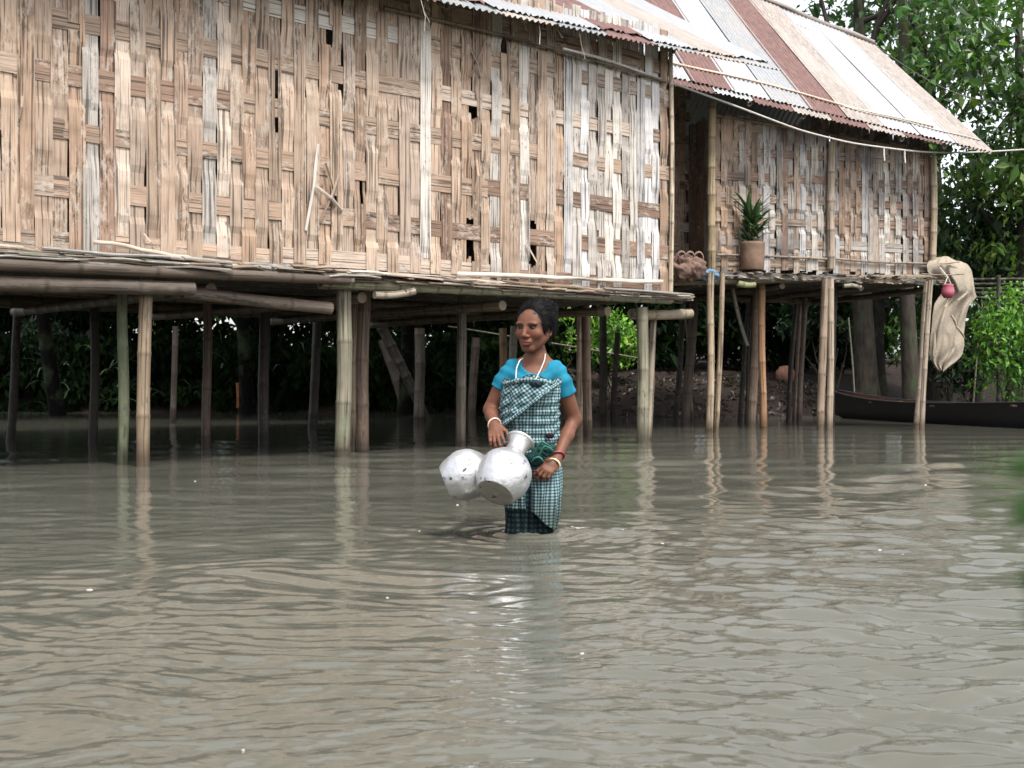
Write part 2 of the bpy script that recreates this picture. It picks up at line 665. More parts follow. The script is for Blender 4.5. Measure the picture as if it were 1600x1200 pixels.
# ------------------------------------------------------------------ water
WOM = np.array([0.085, 5.72])


def wave_z(x, y, cell):
    r = np.random.RandomState(21)
    dist = np.maximum(y, 1)
    z = np.zeros_like(x)
    ux = x + .16 * vnoise(x * .9, y * .9, 11) + .07 * vnoise(x * 3.1, y * 3.1, 12)
    uy = y + .13 * vnoise(x * .9 + 7, y * .9, 13) + .06 * vnoise(x * 3.1, y * 3.1 + 4, 14)
    calm = .55 + .55 * vnoise(x * .35, y * .28, 15) * .9 + .25 * vnoise(x * 1.1, y * .7, 16)
    calm = np.clip(calm * 1.1 + .35 * sstep(-.2, 1.1, x) + .25 * sstep(5, 9, y), .35, 1.7)
    rif = np.exp(-((y - 20.3 + .15 * x) / 2.0) ** 2) * sstep(.2, 2.2, x) + .8 * np.exp(-((y - 14.5) / .8) ** 2 - ((x + .85) / .5) ** 2)
    for k in range(96):
        lam = .05 * (30 ** (r.rand() ** 1.15))
        ang = r.normal(0, .42 if lam < .4 else .6) + (np.pi if r.rand() < .5 else 0) + np.pi / 2
        amp = lam / (2 * np.pi) * .0155 * (2.7 if lam < .30 else .6)
        kx, ky = np.cos(ang) * 2 * np.pi / lam, np.sin(ang) * 2 * np.pi / lam
        fade = np.clip((lam / cell - 2.2) / 2, 0, 1)
        ph = kx * ux + ky * uy + r.uniform(0, 6.28)
        z += amp * fade * (np.sin(ph) + .28 * np.sin(2 * ph + 1.4)) * (calm + (5.5 * rif if .12 < lam < .9 else 0))
    # rings and the wake around the wading woman
    dx, dy = x - WOM[0], y - WOM[1]
    d = np.hypot(dx, dy * 1.0)
    z += .007 * np.cos((d - .15) * 2 * np.pi / .11) * np.exp(-np.maximum(d - .13, 0) / .22)
    wk = dy - .02 + .05 * dx
    z += .014 * np.exp(-(wk / .035) ** 2) * sstep(-.16, .06, dx) * (1 - sstep(.35, .62, dx))
    return z


v_rows = np.concatenate([[-14.0, -3.0, -.2, .6, 1.0], 1 / np.linspace(1 / 1.25, 1 / 34, 900), [38, 44]])
tcol = np.concatenate([[-7, -3, -1.4, -.8], np.linspace(-.56, .56, 860), [.8, 1.4, 3, 7]])
T, V = np.meshgrid(tcol, v_rows)
Xw = T * (np.maximum(V, 0) + 1.6)
Xw = np.where(V < 0, T * 6, Xw)
cell = np.maximum((np.maximum(V, .5) + 1.6) * .0018, np.maximum(V, .5) ** 2 * .00139)
Zw = wave_z(Xw, V, cell) * (np.abs(T) < .7) * (V > .9)
nx, ny = len(tcol), len(v_rows)
i = np.arange(ny - 1)[:, None] * nx
j = np.arange(nx - 1)[None]
q = np.stack([i + j, i + j + 1, i + nx + j + 1, i + nx + j], -1).reshape(-1, 4)
mb = MB()
mb.add(np.stack([Xw, V, Zw], -1).reshape(-1, 3), q)
tag(mb.build('water', M['water']), 'rippled murky brown flood water', 'water', kind='structure')

# ------------------------------------------------------------------ woven wall
TAN = np.array([[.46, .345, .25], [.42, .315, .225], [.50, .39, .29], [.36, .26, .185], [.52, .43, .34], [.44, .345, .265], [.40, .28, .19], [.30, .20, .14]]) * .77 * np.array([1.0, .978, 1.0])
GREY = np.array([[.50, .455, .41], [.58, .56, .55], [.42, .375, .335], [.62, .57, .51]]) * .82


def pal(grey=.2, br=1.0):
    p = GREY if rs.rand() < grey else TAN
    return p[rs.randint(len(p))] * rs.uniform(.82, 1.15) * br


def smooth_interp(x, xp, fp):
    i = np.clip(np.searchsorted(xp, x) - 1, 0, len(xp) - 2)
    t = np.clip((x - xp[i]) / (xp[i + 1] - xp[i]), 0, 1)
    t = t * t * (3 - 2 * t)
    return fp[i] * (1 - t) + fp[i + 1] * t


def weave(mb, O, d, n, L, hf, pitch, wefts, wh, grey=lambda u: .2, holes=(), br=1.0, amp=.0095, split=.40, zlow=(-.05, .04), step=.06, flip=.12, fray=1.0):
    """plain weave of flattened bamboo on the upright plane through O (bottom left), facing n"""
    up = np.array([0, 0, 1.0])
    N = int(L / pitch)
    for i in range(N):
        uc = (i + .5) * pitch + rs.normal(0, .006)
        H = hf(uc)
        g = grey(uc)
        ctl = [(-.2, amp if i % 2 else -amp)]
        for jx, z in enumerate(wefts):
            s = 1 if (i + jx) % 2 else -1
            if rs.rand() < (flip if s > 0 else flip + .04):
                s = -s
            ctl += [(z - wh * .5 - .10, s * amp), (z - wh * .5 - .02, s * amp), (z + wh * .5 + .02, s * amp), (z + wh * .5 + .10, s * amp)]
        ctl.append((max(H + .3, ctl[-1][0] + .2), 0))
        ctl.sort()
        xp, fp = np.array([a for a, b in ctl]), np.array([b for a, b in ctl])
        xp = xp + np.arange(len(xp)) * 1e-5
        w0 = pitch * rs.uniform(.99, 1.10)
        k = 1 if rs.rand() > split else rs.randint(2, 4)
        if any(hu0 - .03 < uc < hu1 + .03 for (hu0, hu1, a_, b_) in holes):
            k = 4
        cuts = np.sort(np.concatenate([[0, 1], rs.uniform(.12, .88, k - 1)])) if k < 4 else np.array([0, .27, .52, .76, 1])
        basec = pal(g, br)
        lean = rs.normal(0, .004)
        for s_ in range(k):
            ws = w0 * (cuts[s_ + 1] - cuts[s_])
            if ws < .008:
                continue
            cu = uc - w0 / 2 + w0 * (cuts[s_] + cuts[s_ + 1]) / 2
            z0, z1 = rs.uniform(*zlow), H + rs.uniform(-.03, .05)
            spans = [(z0, z1)]
            if k > 1 and rs.rand() < .07 * fray:
                a = rs.uniform(.2, H - .5)
                spans = [(z0, a), (a + rs.uniform(.04, .3), z1)]
            for (hu0, hu1, hz0, hz1) in holes:
                if hu0 < cu < hu1:
                    new = []
                    for a, b in spans:
                        if hz1 <= a or hz0 >= b:
                            new.append((a, b))
                        else:
                            if hz0 - a > .08: new.append((a, hz0 + rs.uniform(-.05, .03)))
                            if b - hz1 > .08: new.append((hz1 + rs.uniform(-.03, .05), b))
                    spans = new
            c = basec * rs.uniform(.86, 1.12)
            dep = rs.normal(0, .0022) + .0025 * (i % 3 - 1)
            for a, b in spans:
                m = max(3, int((b - a) / step))
                z = np.linspace(a, b, m)
                off = smooth_interp(z, xp, fp) + dep
                u = cu + lean * (z - H / 2) + .002 * np.sin(z * 3 + i)
                p = O + d * u[:, None] + n * off[:, None] + up * z[:, None]
                cc = np.tile(c, (m, 1))
                node = np.abs(((z + i * .137) % .47) - .2) < .03
                cc[node] *= .8
                wd = (ws - .002) * (1 + .03 * np.sin(z * 7 + s_))
                ribbon(mb, p, n, d, wd, .005, cc)
    # wefts, laid in lengths of several thin splits
    for jx, z in enumerate(wefts):
        x = -.05
        while x < L:
            ln = rs.uniform(1.6, 3.4)
            x1 = min(x + ln, L + rs.uniform(-.02, .06))
            ug = np.linspace(x, x1, 24)
            ug = ug[np.array([hf(u_) > z + .12 for u_ in ug])]
            if len(ug) < 3:
                x = x1
                continue
            xa, xb = ug[0], ug[-1]
            k = (1 if rs.rand() < .65 else 2) if jx else rs.randint(2, 4)
            hh = wh * rs.uniform(.9, 1.06)
            cut = np.linspace(0, 1, k + 1)
            c0 = pal(.04, br * .94)
            zz = z + rs.normal(0, .012)
            for s_ in range(k):
                m = max(4, int((xb - xa) / .25))
                u = np.linspace(xa, xb, m)
                zc = zz - hh / 2 + hh * (cut[s_] + cut[s_ + 1]) / 2 + .008 * np.sin(u * 2.2 + jx) + .03 * rs.normal(0, .15)
                p = O + d * u[:, None] + up * zc[:, None] + n * rs.normal(0, .001)
                ribbon(mb, p, n, up, hh / k - .0015, .005, c0 * rs.uniform(.85, 1.12))
            x = x1 - rs.uniform(0, .1)


# ------------------------------------------------------------------ corrugated sheets
def corrugated(mb, P00, P10, P01, P11, pitch=.076, amp=.010, rows=7, lift=0.0, ragged=0.0, two=True):
    """P00->P10 along the eave, P01->P11 along the ridge; waves run down the slope"""
    P00, P10, P01, P11 = (np.asarray(a, float) for a in (P00, P10, P01, P11))
    nu = max(9, int(np.linalg.norm(P10 - P00) / pitch * 8))
    u = np.linspace(0, 1, nu)
    v = np.linspace(0, 1, rows)
    U, Vv = np.meshgrid(u, v)
    Lu, Lv = np.linalg.norm(P10 - P00), np.linalg.norm(P01 - P00)
    nn = nrm(np.cross(P10 - P00, P01 - P00))
    vv = Vv.copy()
    if ragged:
        rg = ragged * (np.abs(vnoise(u * Lu * 3, u * 0 + .3, 5)) + .5 * np.abs(vnoise(u * Lu * 9, u * 0, 6))) / Lv
        vv = vv + (1 - vv) * rg[None, :] * (Vv < .01)
    P = P00[None, None] * ((1 - U) * (1 - vv))[..., None] + P10 * (U * (1 - vv))[..., None] + P01 * ((1 - U) * vv)[..., None] + P11 * (U * vv)[..., None]
    P = P + nn * (amp * np.sin(U * Lu / pitch * 2 * np.pi) + lift + .006 * vnoise(U * Lu * 1.7, vv * Lv * 1.1, 8))[..., None]
    u0 = rs.uniform(0, 30)
    uv = np.stack([U * Lu + u0, vv * Lv + u0], -1).reshape(-1, 2)
    i = np.arange(rows - 1)[:, None] * nu
    j = np.arange(nu - 1)[None]
    q = np.stack([i + j, i + j + 1, i + nu + j + 1, i + nu + j], -1).reshape(-1, 4)
    mb.add(P.reshape(-1, 3), q, uv=uv)
    if two:   # underside 2 mm below, so the sheet has thickness
        mb.add((P - nn * .002).reshape(-1, 3), q[:, ::-1], uv=uv)


# ------------------------------------------------------------------ house with the long woven wall
d1 = np.array([.7545, .6563, 0]); n1 = np.array([.6563, -.7545, 0])
B1 = np.array([-3.13, 10.39, 0])
UP = np.array([0, 0, 1.0])


def h1(s, off=0.0, z=0.0):
    return B1 + d1 * s + n1 * off + UP * z


def h1px(px, py, off=0.0):
    return on_plane(px, py, B1, n1, off)


FZ = 1.79
house1 = thing('bamboo_house', h1(1.2, -2.5, 0), 'large stilt house with the long pale woven bamboo wall, closest to the water pots', 'stilt house')
S0, S1 = -4.0, 6.58


def s_of(px, off=.07):
    p = h1px(px, 400, off)
    return float((p - B1).dot(d1)) - S0


def hole(px0, px1, py0, py1):
    a, b = h1px(px0, py1, .07), h1px(px1, py0, .07)
    return (float((a - B1).dot(d1)) - S0, float((b - B1).dot(d1)) - S0, a[2] - FZ, b[2] - FZ)


holes = [hole(728, 741, 345, 400), hole(822, 838, 352, 412), hole(733, 745, 150, 180), hole(563, 568, 280, 318), hole(512, 520, 40, 72), hole(430, 436, 100, 200)]
WEFT1 = [.06, .50, .97, 1.43, 1.89, 2.35, 2.72]
mb = MB()
weave(mb, h1(S0, .07, FZ), d1, n1, S1 - S0, lambda u: 2.85 + .03 * u, .132, WEFT1, .165,
      grey=lambda u: .14 + .62 * float(sstep(7.6, 9.8, u)), holes=holes, br=1.0)
# broken splints hanging loose from the weave
for (x0, y0, x1, y1, w) in ((508, 255, 522, 325, .03), (492, 290, 535, 330, .035), (497, 225, 478, 360, .028), (530, 270, 500, 345, .02),
                            (225, 365, 240, 392, .012), (822, 380, 850, 440, .02), (850, 385, 828, 442, .016), (745, 250, 742, 300, .03),
                            (738, 80, 752, 120, .03), (760, 60, 735, 120, .025), (35, 150, 30, 186, .02)):
    a, b = h1px(x0, y0, .11), h1px(x1, y1, .10)
    m_ = (a + b) / 2 + n1 * rs.uniform(.02, .05)
    ribbon(mb, [a, a * .5 + m_ * .5, m_, b * .5 + m_ * .5, b], n1, nrm(np.cross(b - a, n1)), w, .004, pal(.2, .9))
mb.build('wall', M['weave'], house1, smooth=False)
# other walls of the same house
for nm, O, d, n, L in (('wall', h1(S1, -.02, FZ), -n1, d1, 4.9), ('wall', h1(S0, -5.0, FZ), n1, -d1, 5.0), ('wall', h1(S1, -5.0, FZ), -d1, -n1, S1 - S0)):
    mb = MB()
    weave(mb, O, d, n, L, lambda u: 2.9, .16, WEFT1, .18, split=.2, step=.2, br=.8)
    mb.build('wall', M['weave'], house1, smooth=False)
# corner posts and the bottom and top laths on the wall
mb = MB()
bamboo(mb, h1(S1 + .02, .09, FZ - .05), h1(S1 + .02, .09, FZ + 3.0), .03, .026, (.44, .36, .27))
mb.build('corner_pole', M['pole'], house1)
mb = MB()
a, b = h1px(716, 427, .13), h1px(1036, 441, .13)
ribbon(mb, np.linspace(a, b, 8) + rs.normal(0, .006, (8, 3)), n1, UP, .05, .012, (.56, .48, .40))
mb.build('lath', M['weave'], house1)
mb = MB()
ribbon(mb, np.linspace(h1px(150, 376, .16), h1px(335, 412, .16), 9) + rs.normal(0, .008, (9, 3)), n1, UP, .035, .01, (.42, .35, .28))
mb.build('lath', M['weave'], house1)
mb = MB()
bamboo(mb, h1px(600, 12, .12), h1px(1040, 128, .12), .018, .018, (.13, .10, .075), bend=.04)
mb.build('lath', M['pole'], house1)

# floor: dark deck and a ragged edge of split bamboo
mb = MB()
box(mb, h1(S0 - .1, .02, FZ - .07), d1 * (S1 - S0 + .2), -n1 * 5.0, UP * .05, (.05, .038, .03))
for k in range(330):
    s = rs.uniform(S0 - .2, S1 + .05)
    ln = rs.uniform(.35, 1.7)
    off = rs.uniform(.06, .27)
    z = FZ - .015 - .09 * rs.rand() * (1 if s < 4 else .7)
    if s + ln > S1 + .15: ln = S1 + .15 - s + rs.uniform(0, .1)
    if ln < .15: continue
    m_ = 5
    a = h1(s, off, z)
    b = h1(s + ln, off + rs.normal(0, .03), z + rs.normal(0, .012))
    p = np.linspace(a, b, m_) + rs.normal(0, .006, (m_, 3))
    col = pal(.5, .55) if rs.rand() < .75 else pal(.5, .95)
    ribbon(mb, p, nrm(UP + n1 * rs.uniform(0, .9)), nrm(n1 - UP * .35), rs.uniform(.03, .085), .012, col)
for k in range(90):
    s = rs.uniform(S0, S1)
    a = h1(s, -.1, FZ - .03)
    b = h1(s + rs.normal(0, .05), .18 + rs.uniform(0, .14), FZ - .035 - rs.uniform(0, .05))
    ribbon(mb, np.linspace(a, b, 4), nrm(UP + n1 * .2), d1, rs.uniform(.03, .08), .008, pal(.4, .6))
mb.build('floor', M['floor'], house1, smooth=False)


def pole_part(parent, a, b, r0, r1=None, col=(.40, .31, .21), mat='pole', name='beam', **kw):
    m_ = MB()
    bamboo(m_, a, b, r0, r1, np.array(col) * .68, **kw)
    return m_.build(name, M[mat], parent)


# edge beams
pole_part(house1, h1(S0 - .2, .22, 1.605), h1px(545, 437, .25), .060, .050, (.14, .105, .08), bend=.02, sp=.6, swell=1.04)
pole_part(house1, h1(S0 - .2, .10, 1.45), h1px(302, 451, .22), .072, .062, (.115, .09, .07), bend=.02, sp=.7, hollow=(0, 1), swell=1.05)
pole_part(house1, h1px(285, 456, .05), h1px(517, 482, .12), .055, .06, (.17, .13, .10), sp=.6)
pole_part(house1, h1px(500, 441, .14), h1px(1047, 468, .17), .062, .058, (.38, .34, .24), 'moss_pole', bend=-.02, sp=.26, swell=1.14, node_d=.45, hollow=(1, 1))
pole_part(house1, h1px(497, 434, .24), h1px(552, 437, .26), .034, .034, (.50, .43, .34), hollow=(1, 0), sp=.2)
pole_part(house1, h1px(585, 461, .22), h1px(648, 455, .26), .036, .036, (.40, .34, .26), hollow=(0, 1), sp=.25)
pole_part(house1, h1px(985, 491, -.08), h1px(1079, 490, .02), .062, .062, (.38, .31, .22), hollow=(1, 1), sp=.45)
pole_part(house1, h1px(880, 462, .2), h1px(1082, 465, .25), .012, .012, (.4, .35, .28), sp=.4)
pole_part(house1, h1(S0, -2.3, 1.64), h1(S1, -2.3, 1.66), .07, .07, (.22, .17, .12), bend=.02)
pole_part(house1, h1(S0, -4.6, 1.64), h1(S1, -4.6, 1.66), .07, .07, (.22, .17, .12), bend=.02)
for s in (-3, -1.2, .6, 2.2, 4.0, 5.6):
    pole_part(house1, h1(s, .02, 1.54), h1(s, -5.0, 1.56), .055, .055, (.22, .17, .12), name='joist')

# stilts: photograph position of the foot, width in pixels, lean of the top, colour
GRN, TANP, PALE, DRK, BRN = (.15, .165, .10), (.30, .225, .15), (.27, .245, .175), (.045, .034, .028), (.14, .085, .055)  # DRK puts the shade under the houses into the rear stilts


def stilt(parent, px, py, w, lean=0, col=TANP, top=1.72, mat='pole', zin=-.9, extra=0):
    Y = CAMZ * F / (py - 600)
    f = W(px, py, Y)
    r = w / 2 * Y / F
    hgt = (top - f[2])
    tp = f + np.array([lean * Y / F, extra, hgt])
    lo = f + (f - tp) * (-zin / hgt)
    return pole_part(parent, lo, tp, r, r * .95, col, mat, 'stilt', bend=.02, wob=.009, sp=.52, swell=1.055, node_d=.68)


for a in ((190, 726, 18, 2, GRN, 1.5, 'moss_pole'), (227, 729, 22, 2, TANP, 1.62), (537, 714, 25, 1, PALE, 1.6, 'moss_pole'), (549, 703, 12, 6, TANP, 1.62),
          (1002, 693, 19, 1, PALE, 1.6, 'moss_pole'), (1010, 690, 11, 12, (.40, .33, .25), 1.6),
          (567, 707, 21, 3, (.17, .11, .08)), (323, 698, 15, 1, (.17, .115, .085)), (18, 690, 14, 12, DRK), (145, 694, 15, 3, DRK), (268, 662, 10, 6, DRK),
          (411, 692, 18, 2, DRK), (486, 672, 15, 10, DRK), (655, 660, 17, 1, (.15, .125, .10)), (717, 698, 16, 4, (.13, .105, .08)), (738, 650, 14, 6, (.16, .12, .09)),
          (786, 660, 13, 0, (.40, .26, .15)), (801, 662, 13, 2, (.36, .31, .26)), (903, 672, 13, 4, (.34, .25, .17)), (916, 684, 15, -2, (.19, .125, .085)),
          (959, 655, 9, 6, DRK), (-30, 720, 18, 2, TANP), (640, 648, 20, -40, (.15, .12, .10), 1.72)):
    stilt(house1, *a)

# roof of corrugated sheets
ES0, ES1 = -5.0, 8.25


def eave1(s, up=0.0):
    return h1(s, .5 - up, 4.46 + .046 * (s - 2.88) + .6 * up)


W1 = .78
k = 0
s = ES1
while s > ES0:
    mb = MB()
    a, b = max(s - W1, ES0), s
    corrugated(mb, eave1(a - .04), eave1(b), eave1(a - .04, 3.4), eave1(b, 3.4), .084, .012, 6, lift=.004 * (k % 2), ragged=.10 if k % 3 else .22)
    mb.build('roof_sheet', M[['zinc', 'rust_pale', 'zinc_bright', 'rust', 'zinc_bright', 'zinc', 'rust', 'zinc_dull'][k % 8]], house1)
    mb = MB()   # a second, shorter and lower course sticks out at the eave
    corrugated(mb, eave1(a - .02, -.02 - .03 * (k % 2)) - UP * .03, eave1(b, -.02) - UP * .03, eave1(a - .02, .5) - UP * .03, eave1(b, .5) - UP * .03, .084, .013, 3, ragged=.03)
    mb.build('eave_sheet', M[['zinc_dull', 'rust_pale', 'zinc_dull', 'rust'][k % 4]], house1)
    s -= W1
    k += 1
mb = MB()
bk = lambda s, u: h1(s, .5 - 3.4 - u, 4.46 + .046 * (s - 2.88) + .6 * 3.4 - .6 * u)
corrugated(mb, bk(ES1, 3.3), bk(ES0, 3.3), bk(ES1, -.05), bk(ES0, -.05), .1, .012, 4)
mb.build('back_roof_slope', M['zinc_dull'], house1)
for s in (-3.6, -2.4, -1.1, .35, 1.75, 3.0, 4.3, 5.4, 6.4):
    pole_part(house1, eave1(s, .10 + .15 * rs.rand()) - UP * .10, eave1(s, 3.35) - UP * .10, .04, .04, (.24, .19, .14), name='rafter', hollow=(1, 0))
for u in (.3, 1.4, 2.6):
    pole_part(house1, eave1(ES0 + .1, u) - UP * .045, eave1(ES1 - .25, u) - UP * .045, .025, .025, (.2, .16, .12), name='purlin')
for k in range(15):    # straw ends and ties under the eave
    mb = MB()
    s = rs.uniform(-1, 7.4)
    a = eave1(s, rs.uniform(0, .25)) - UP * .05
    b = a + np.array([rs.normal(0, .06), rs.normal(0, .05), -rs.uniform(.08, .32)])
    tube(mb, [a, (a + b) / 2 + rs.normal(0, .015, 3), b], .004, 4, pal(.5, .9))
    mb.build('straw', M['weave'], house1)

# ------------------------------------------------------------------ second house
d2 = np.array([.955, .296, 0]); n2 = np.array([.296, -.955, 0])
B2 = np.array([3.02, 18.5, 0])


def h2px(px, py, off=0.0):
    return on_plane(px, py, B2, n2, off)


def h2(s, off=0.0, z=0.0):
    return B2 + d2 * s + n2 * off + UP * z


FZ2 = 2.40
house2 = thing('bamboo_house', h2(2, -2, 0), 'smaller stilt house with rust streaked tin roof and open platform edge, beyond the long one', 'stilt house')
sR = float((h2px(1453, 400) - B2).dot(d2))
ztL, ztR = h2px(1116, 178)[2], h2px(1453, 240)[2]
hf2 = lambda u: (ztL + (ztR - ztL) * np.clip(u / sR, 0, 1)) - FZ2
sM = float((h2px(1298, 300) - B2).dot(d2))
WEFT2 = [.14, .46, .80, 1.14, 1.48, 1.84, 2.2]
for a, b in ((.06, sM), (sM + .03, sR)):
    mb = MB()
    weave(mb, h2(a, 0, FZ2 + .02), d2, n2, b - a, lambda u, a=a: hf2(u + a), .105, WEFT2, .13, grey=lambda u: .35, br=.92, split=.35, flip=.14, amp=.014, zlow=(-.03, .06))
    mb.build('wall', M['weave_b'], house2, smooth=False)
# shaded recess beside the long house
mb = MB()
weave(mb, h2(-3.2, -.95, FZ2), d2, n2, 3.28, lambda u: 3.45, .12, WEFT2 + [2.55, 2.9, 3.2], .14, br=.85, split=.3, grey=lambda u: .05)
mb.build('recess_wall', M['weave'], house2, smooth=False)
for O, d, n, L, H in ((h2(.1, -.95, FZ2), n2, -d2, .9, 2.4), (h2(sR, -.02, FZ2), -n2, d2, 5.2, None), (h2(sR, -3.7, FZ2), -d2, -n2, sR + 3.2, 2.2)):
    mb = MB()
    weave(mb, O, d, n, L, (lambda u, H=H: H) if H else (lambda u: min(2.28 + .787 * u, 4.40 - .76 * (u - 2.7)) - .1), .14, WEFT2 + ([] if H else [2.6, 3.0, 3.4, 3.8]), .15, br=.7, split=.2, step=.2)
    mb.build('wall', M['weave'], house2, smooth=False)
for px, y0, y1, w, c in ((1112, 160, 428, 13, (.42, .33, .20)), (1299, 222, 420, 13, (.46, .37, .28)), (1457, 245, 412, 11, (.44, .34, .24))):
    o = pole_part(house2, h2px(px, y1, .06), h2px(px + 1, y0, .06), w / 2 / 100, None, c, name='wall_post', sp=.42)
for (x0, y0, x1, y1, z) in ((1120, 398, 1296, 405, 1), (1303, 404, 1452, 412, 1), (1040, 402, 1108, 398, 0)):
    pole_part(house2, h2px(x0, y0, .05 if z else -.8), h2px(x1, y1, .05 if z else -.8), .018, .018, (.34, .27, .21), name='lath')
pole_part(house2, h2px(1118, 180, .03), h2px(1456, 240, .03), .022, .022, (.30, .23, .17), name='lath')

mb = MB()
box(mb, h2(-3.2, .06, FZ2 - .07), d2 * (sR + 3.4), -n2 * 3.7, UP * .04, (.045, .035, .028))
for k in range(210):
    s = rs.uniform(-.9, sR + .1)
    a = h2(s, -.15, FZ2 - .02 - rs.uniform(0, .05))
    b = h2(s + rs.normal(0, .12), .16 + rs.uniform(-.02, .18), FZ2 - .02 - rs.uniform(-.03, .10))
    p = np.linspace(a, b, 5)
    p[:, 2] += np.array([0, .01, .015, .01, -.01]) * rs.uniform(-1, 2)
    ribbon(mb, p, nrm(UP + n2 * .3), d2, rs.uniform(.03, .10), .008, pal(.6, rs.uniform(.35, 1.0)))
for k in range(80):
    s = rs.uniform(-.9, sR - .2)
    ln = rs.uniform(.3, 1.2)
    p = np.linspace(h2(s, .18, FZ2 - .03 - .07 * rs.rand()), h2(min(s + ln, sR + .35), .18 + rs.normal(0, .05), FZ2 - .03 - .07 * rs.rand()), 6) + rs.normal(0, .012, (6, 3))
    ribbon(mb, p, n2, nrm(UP + n2 * .4), rs.uniform(.02, .05), .007, pal(.6, rs.uniform(.3, .95)))
mb.build('floor', M['floor'], house2, smooth=False)
pole_part(house2, h2px(1040, 441, .12), h2px(1478, 434, .12), .06, .055, (.25, .20, .14), 'moss_pole', bend=.02, sp=.5)
pole_part(house2, h2px(1152, 442, .25), h2px(1180, 445, .27), .05, .04, (.36, .36, .18), 'moss_pole', sp=.2)
pole_part(house2, h2px(1318, 447, .2), h2px(1345, 449, .24), .035, .03, (.36, .33, .25), sp=.2)
pole_part(house2, h2(-3.2, -3.4, 2.26), h2(sR, -3.4, 2.26), .06, .06, (.2, .15, .11))
for s in (-2, -.2, 1.2, 2.6, sR - .1):
    pole_part(house2, h2(s, .05, 2.22), h2(s, -3.7, 2.24), .05, .05, (.2, .15, .11), name='joist')

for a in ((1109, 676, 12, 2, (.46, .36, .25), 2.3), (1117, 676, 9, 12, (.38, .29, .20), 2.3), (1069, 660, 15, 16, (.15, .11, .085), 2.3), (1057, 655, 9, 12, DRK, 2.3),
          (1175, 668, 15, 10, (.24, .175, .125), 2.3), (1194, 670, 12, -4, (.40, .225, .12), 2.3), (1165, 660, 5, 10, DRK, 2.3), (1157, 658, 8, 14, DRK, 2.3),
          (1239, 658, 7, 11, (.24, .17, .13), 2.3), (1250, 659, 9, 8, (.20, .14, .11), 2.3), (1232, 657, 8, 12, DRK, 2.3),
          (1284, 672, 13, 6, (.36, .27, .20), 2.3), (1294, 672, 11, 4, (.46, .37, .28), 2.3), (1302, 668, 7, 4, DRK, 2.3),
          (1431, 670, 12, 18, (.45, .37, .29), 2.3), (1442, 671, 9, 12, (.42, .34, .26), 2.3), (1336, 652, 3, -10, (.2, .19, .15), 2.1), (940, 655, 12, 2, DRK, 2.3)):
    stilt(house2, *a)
pole_part(house2, h2px(1145, 452, -.6), h2px(1168, 540, -.6), .03, .03, (.3, .27, .22), name='brace')

# its roof
C2 = np.array([7.68, 19.32, 4.36])
TL, TR = np.array([2.18, 17.6, 5.16]), C2
RR = np.array([6.69, 22.5, 6.98])
RL = np.array([4.48, 21.82, 7.59])
dl = (TL - TR)
rdl = (RL - RR) / 2.3 * np.linalg.norm(dl)
NL = np.linalg.norm(dl)


def roof2(u, v, lift=0.0):
    """u metres left of the right rake, v 0 at the eave and 1 at the ridge"""
    e = TR + dl * (u / NL)
    r = RR + rdl * (u / NL)
    return e * (1 - v) + r * v + UP * lift


wS = .66
names2 = ['rust_pale', 'zinc', 'zinc_bright', 'rust_pale', 'rust', 'zinc_dull', 'zinc', 'rust', 'zinc', 'rust', 'zinc']
for k, mt in enumerate(names2):
    mb = MB()
    a, b = (k + 1) * wS + .05, k * wS
    corrugated(mb, roof2(a, .0), roof2(b, .0), roof2(a, 1.0), roof2(b, 1.0), .076, .011, 8, lift=.006 * (k % 2), ragged=.05)
    mb.build('roof_sheet', M[mt], house2)
for k, mt in enumerate(['rust_pale', 'rust_pale', 'rust', 'rust_pale', 'rust', 'rust_pale', 'rust', 'zinc', 'rust', 'rust']):
    mb = MB()
    a, b = (k + 1) * wS + .02 - .3, k * wS - .3
    b = max(b, .02)
    dv = -.01 - .03 * rs.rand() if k > 1 else -.002
    corrugated(mb, roof2(a, dv, -.03), roof2(b, dv, -.03), roof2(a, .18, -.03), roof2(b, .18, -.03), .076, .012, 3, ragged=.05)
    mb.build('eave_sheet', M[mt], house2)
bR = RR + np.array([-.296 * 3.3, .955 * 3.3, -2.5]); bL = RL + np.array([-.296 * 3.3, .955 * 3.3, -2.5])
mb = MB()
for (f0, f1) in ((-2.2, 1.02),):
    e0, e1 = bL + (bR - bL) * f0, bL + (bR - bL) * f1
    r0_, r1_ = RL + (RR - RL) * f0, RL + (RR - RL) * f1
    corrugated(mb, e1, e0, r1_, r0_, .1, .011, 4)
mb.build('back_roof_slope', M['zinc_dull'], house2)
mb = MB()
p = [roof2(u, .10 + .01 * math.sin(u * 2), .03) for u in np.linspace(5.75, .9, 14)]
tube(mb, p, .02, 6, (.62, .48, .38))
mb.build('lath', M['pole'], house2)
mb = MB()
tube(mb, [roof2(u, .085 + .006 * math.sin(u * 5), .028) for u in np.linspace(2.6, .05, 12)], .012, 5, (.38, .35, .32))
mb.build('tie_wire', M['rope'], house2)
mb = MB()
tube(mb, [roof2(u, 1.0, .03 + .02 * math.sin(u * 4)) for u in np.linspace(6, 0, 14)], .05, 7, (.28, .25, .23))
mb.build('ridge_pole', M['pole'], house2)
for u in (.9, 1.75, 2.6, 3.5, 4.4, 5.3):
    pole_part(house2, roof2(u, -.01 + .04 * rs.rand(), -.11), roof2(u, .98, -.11), .04, .04, (.26, .215, .165), name='rafter', hollow=(1, 0))
for v in (.12, .5, .85):
    pole_part(house2, roof2(6.4, v, -.05), roof2(.1, v, -.05), .025, .025, (.2, .16, .12), name='purlin')


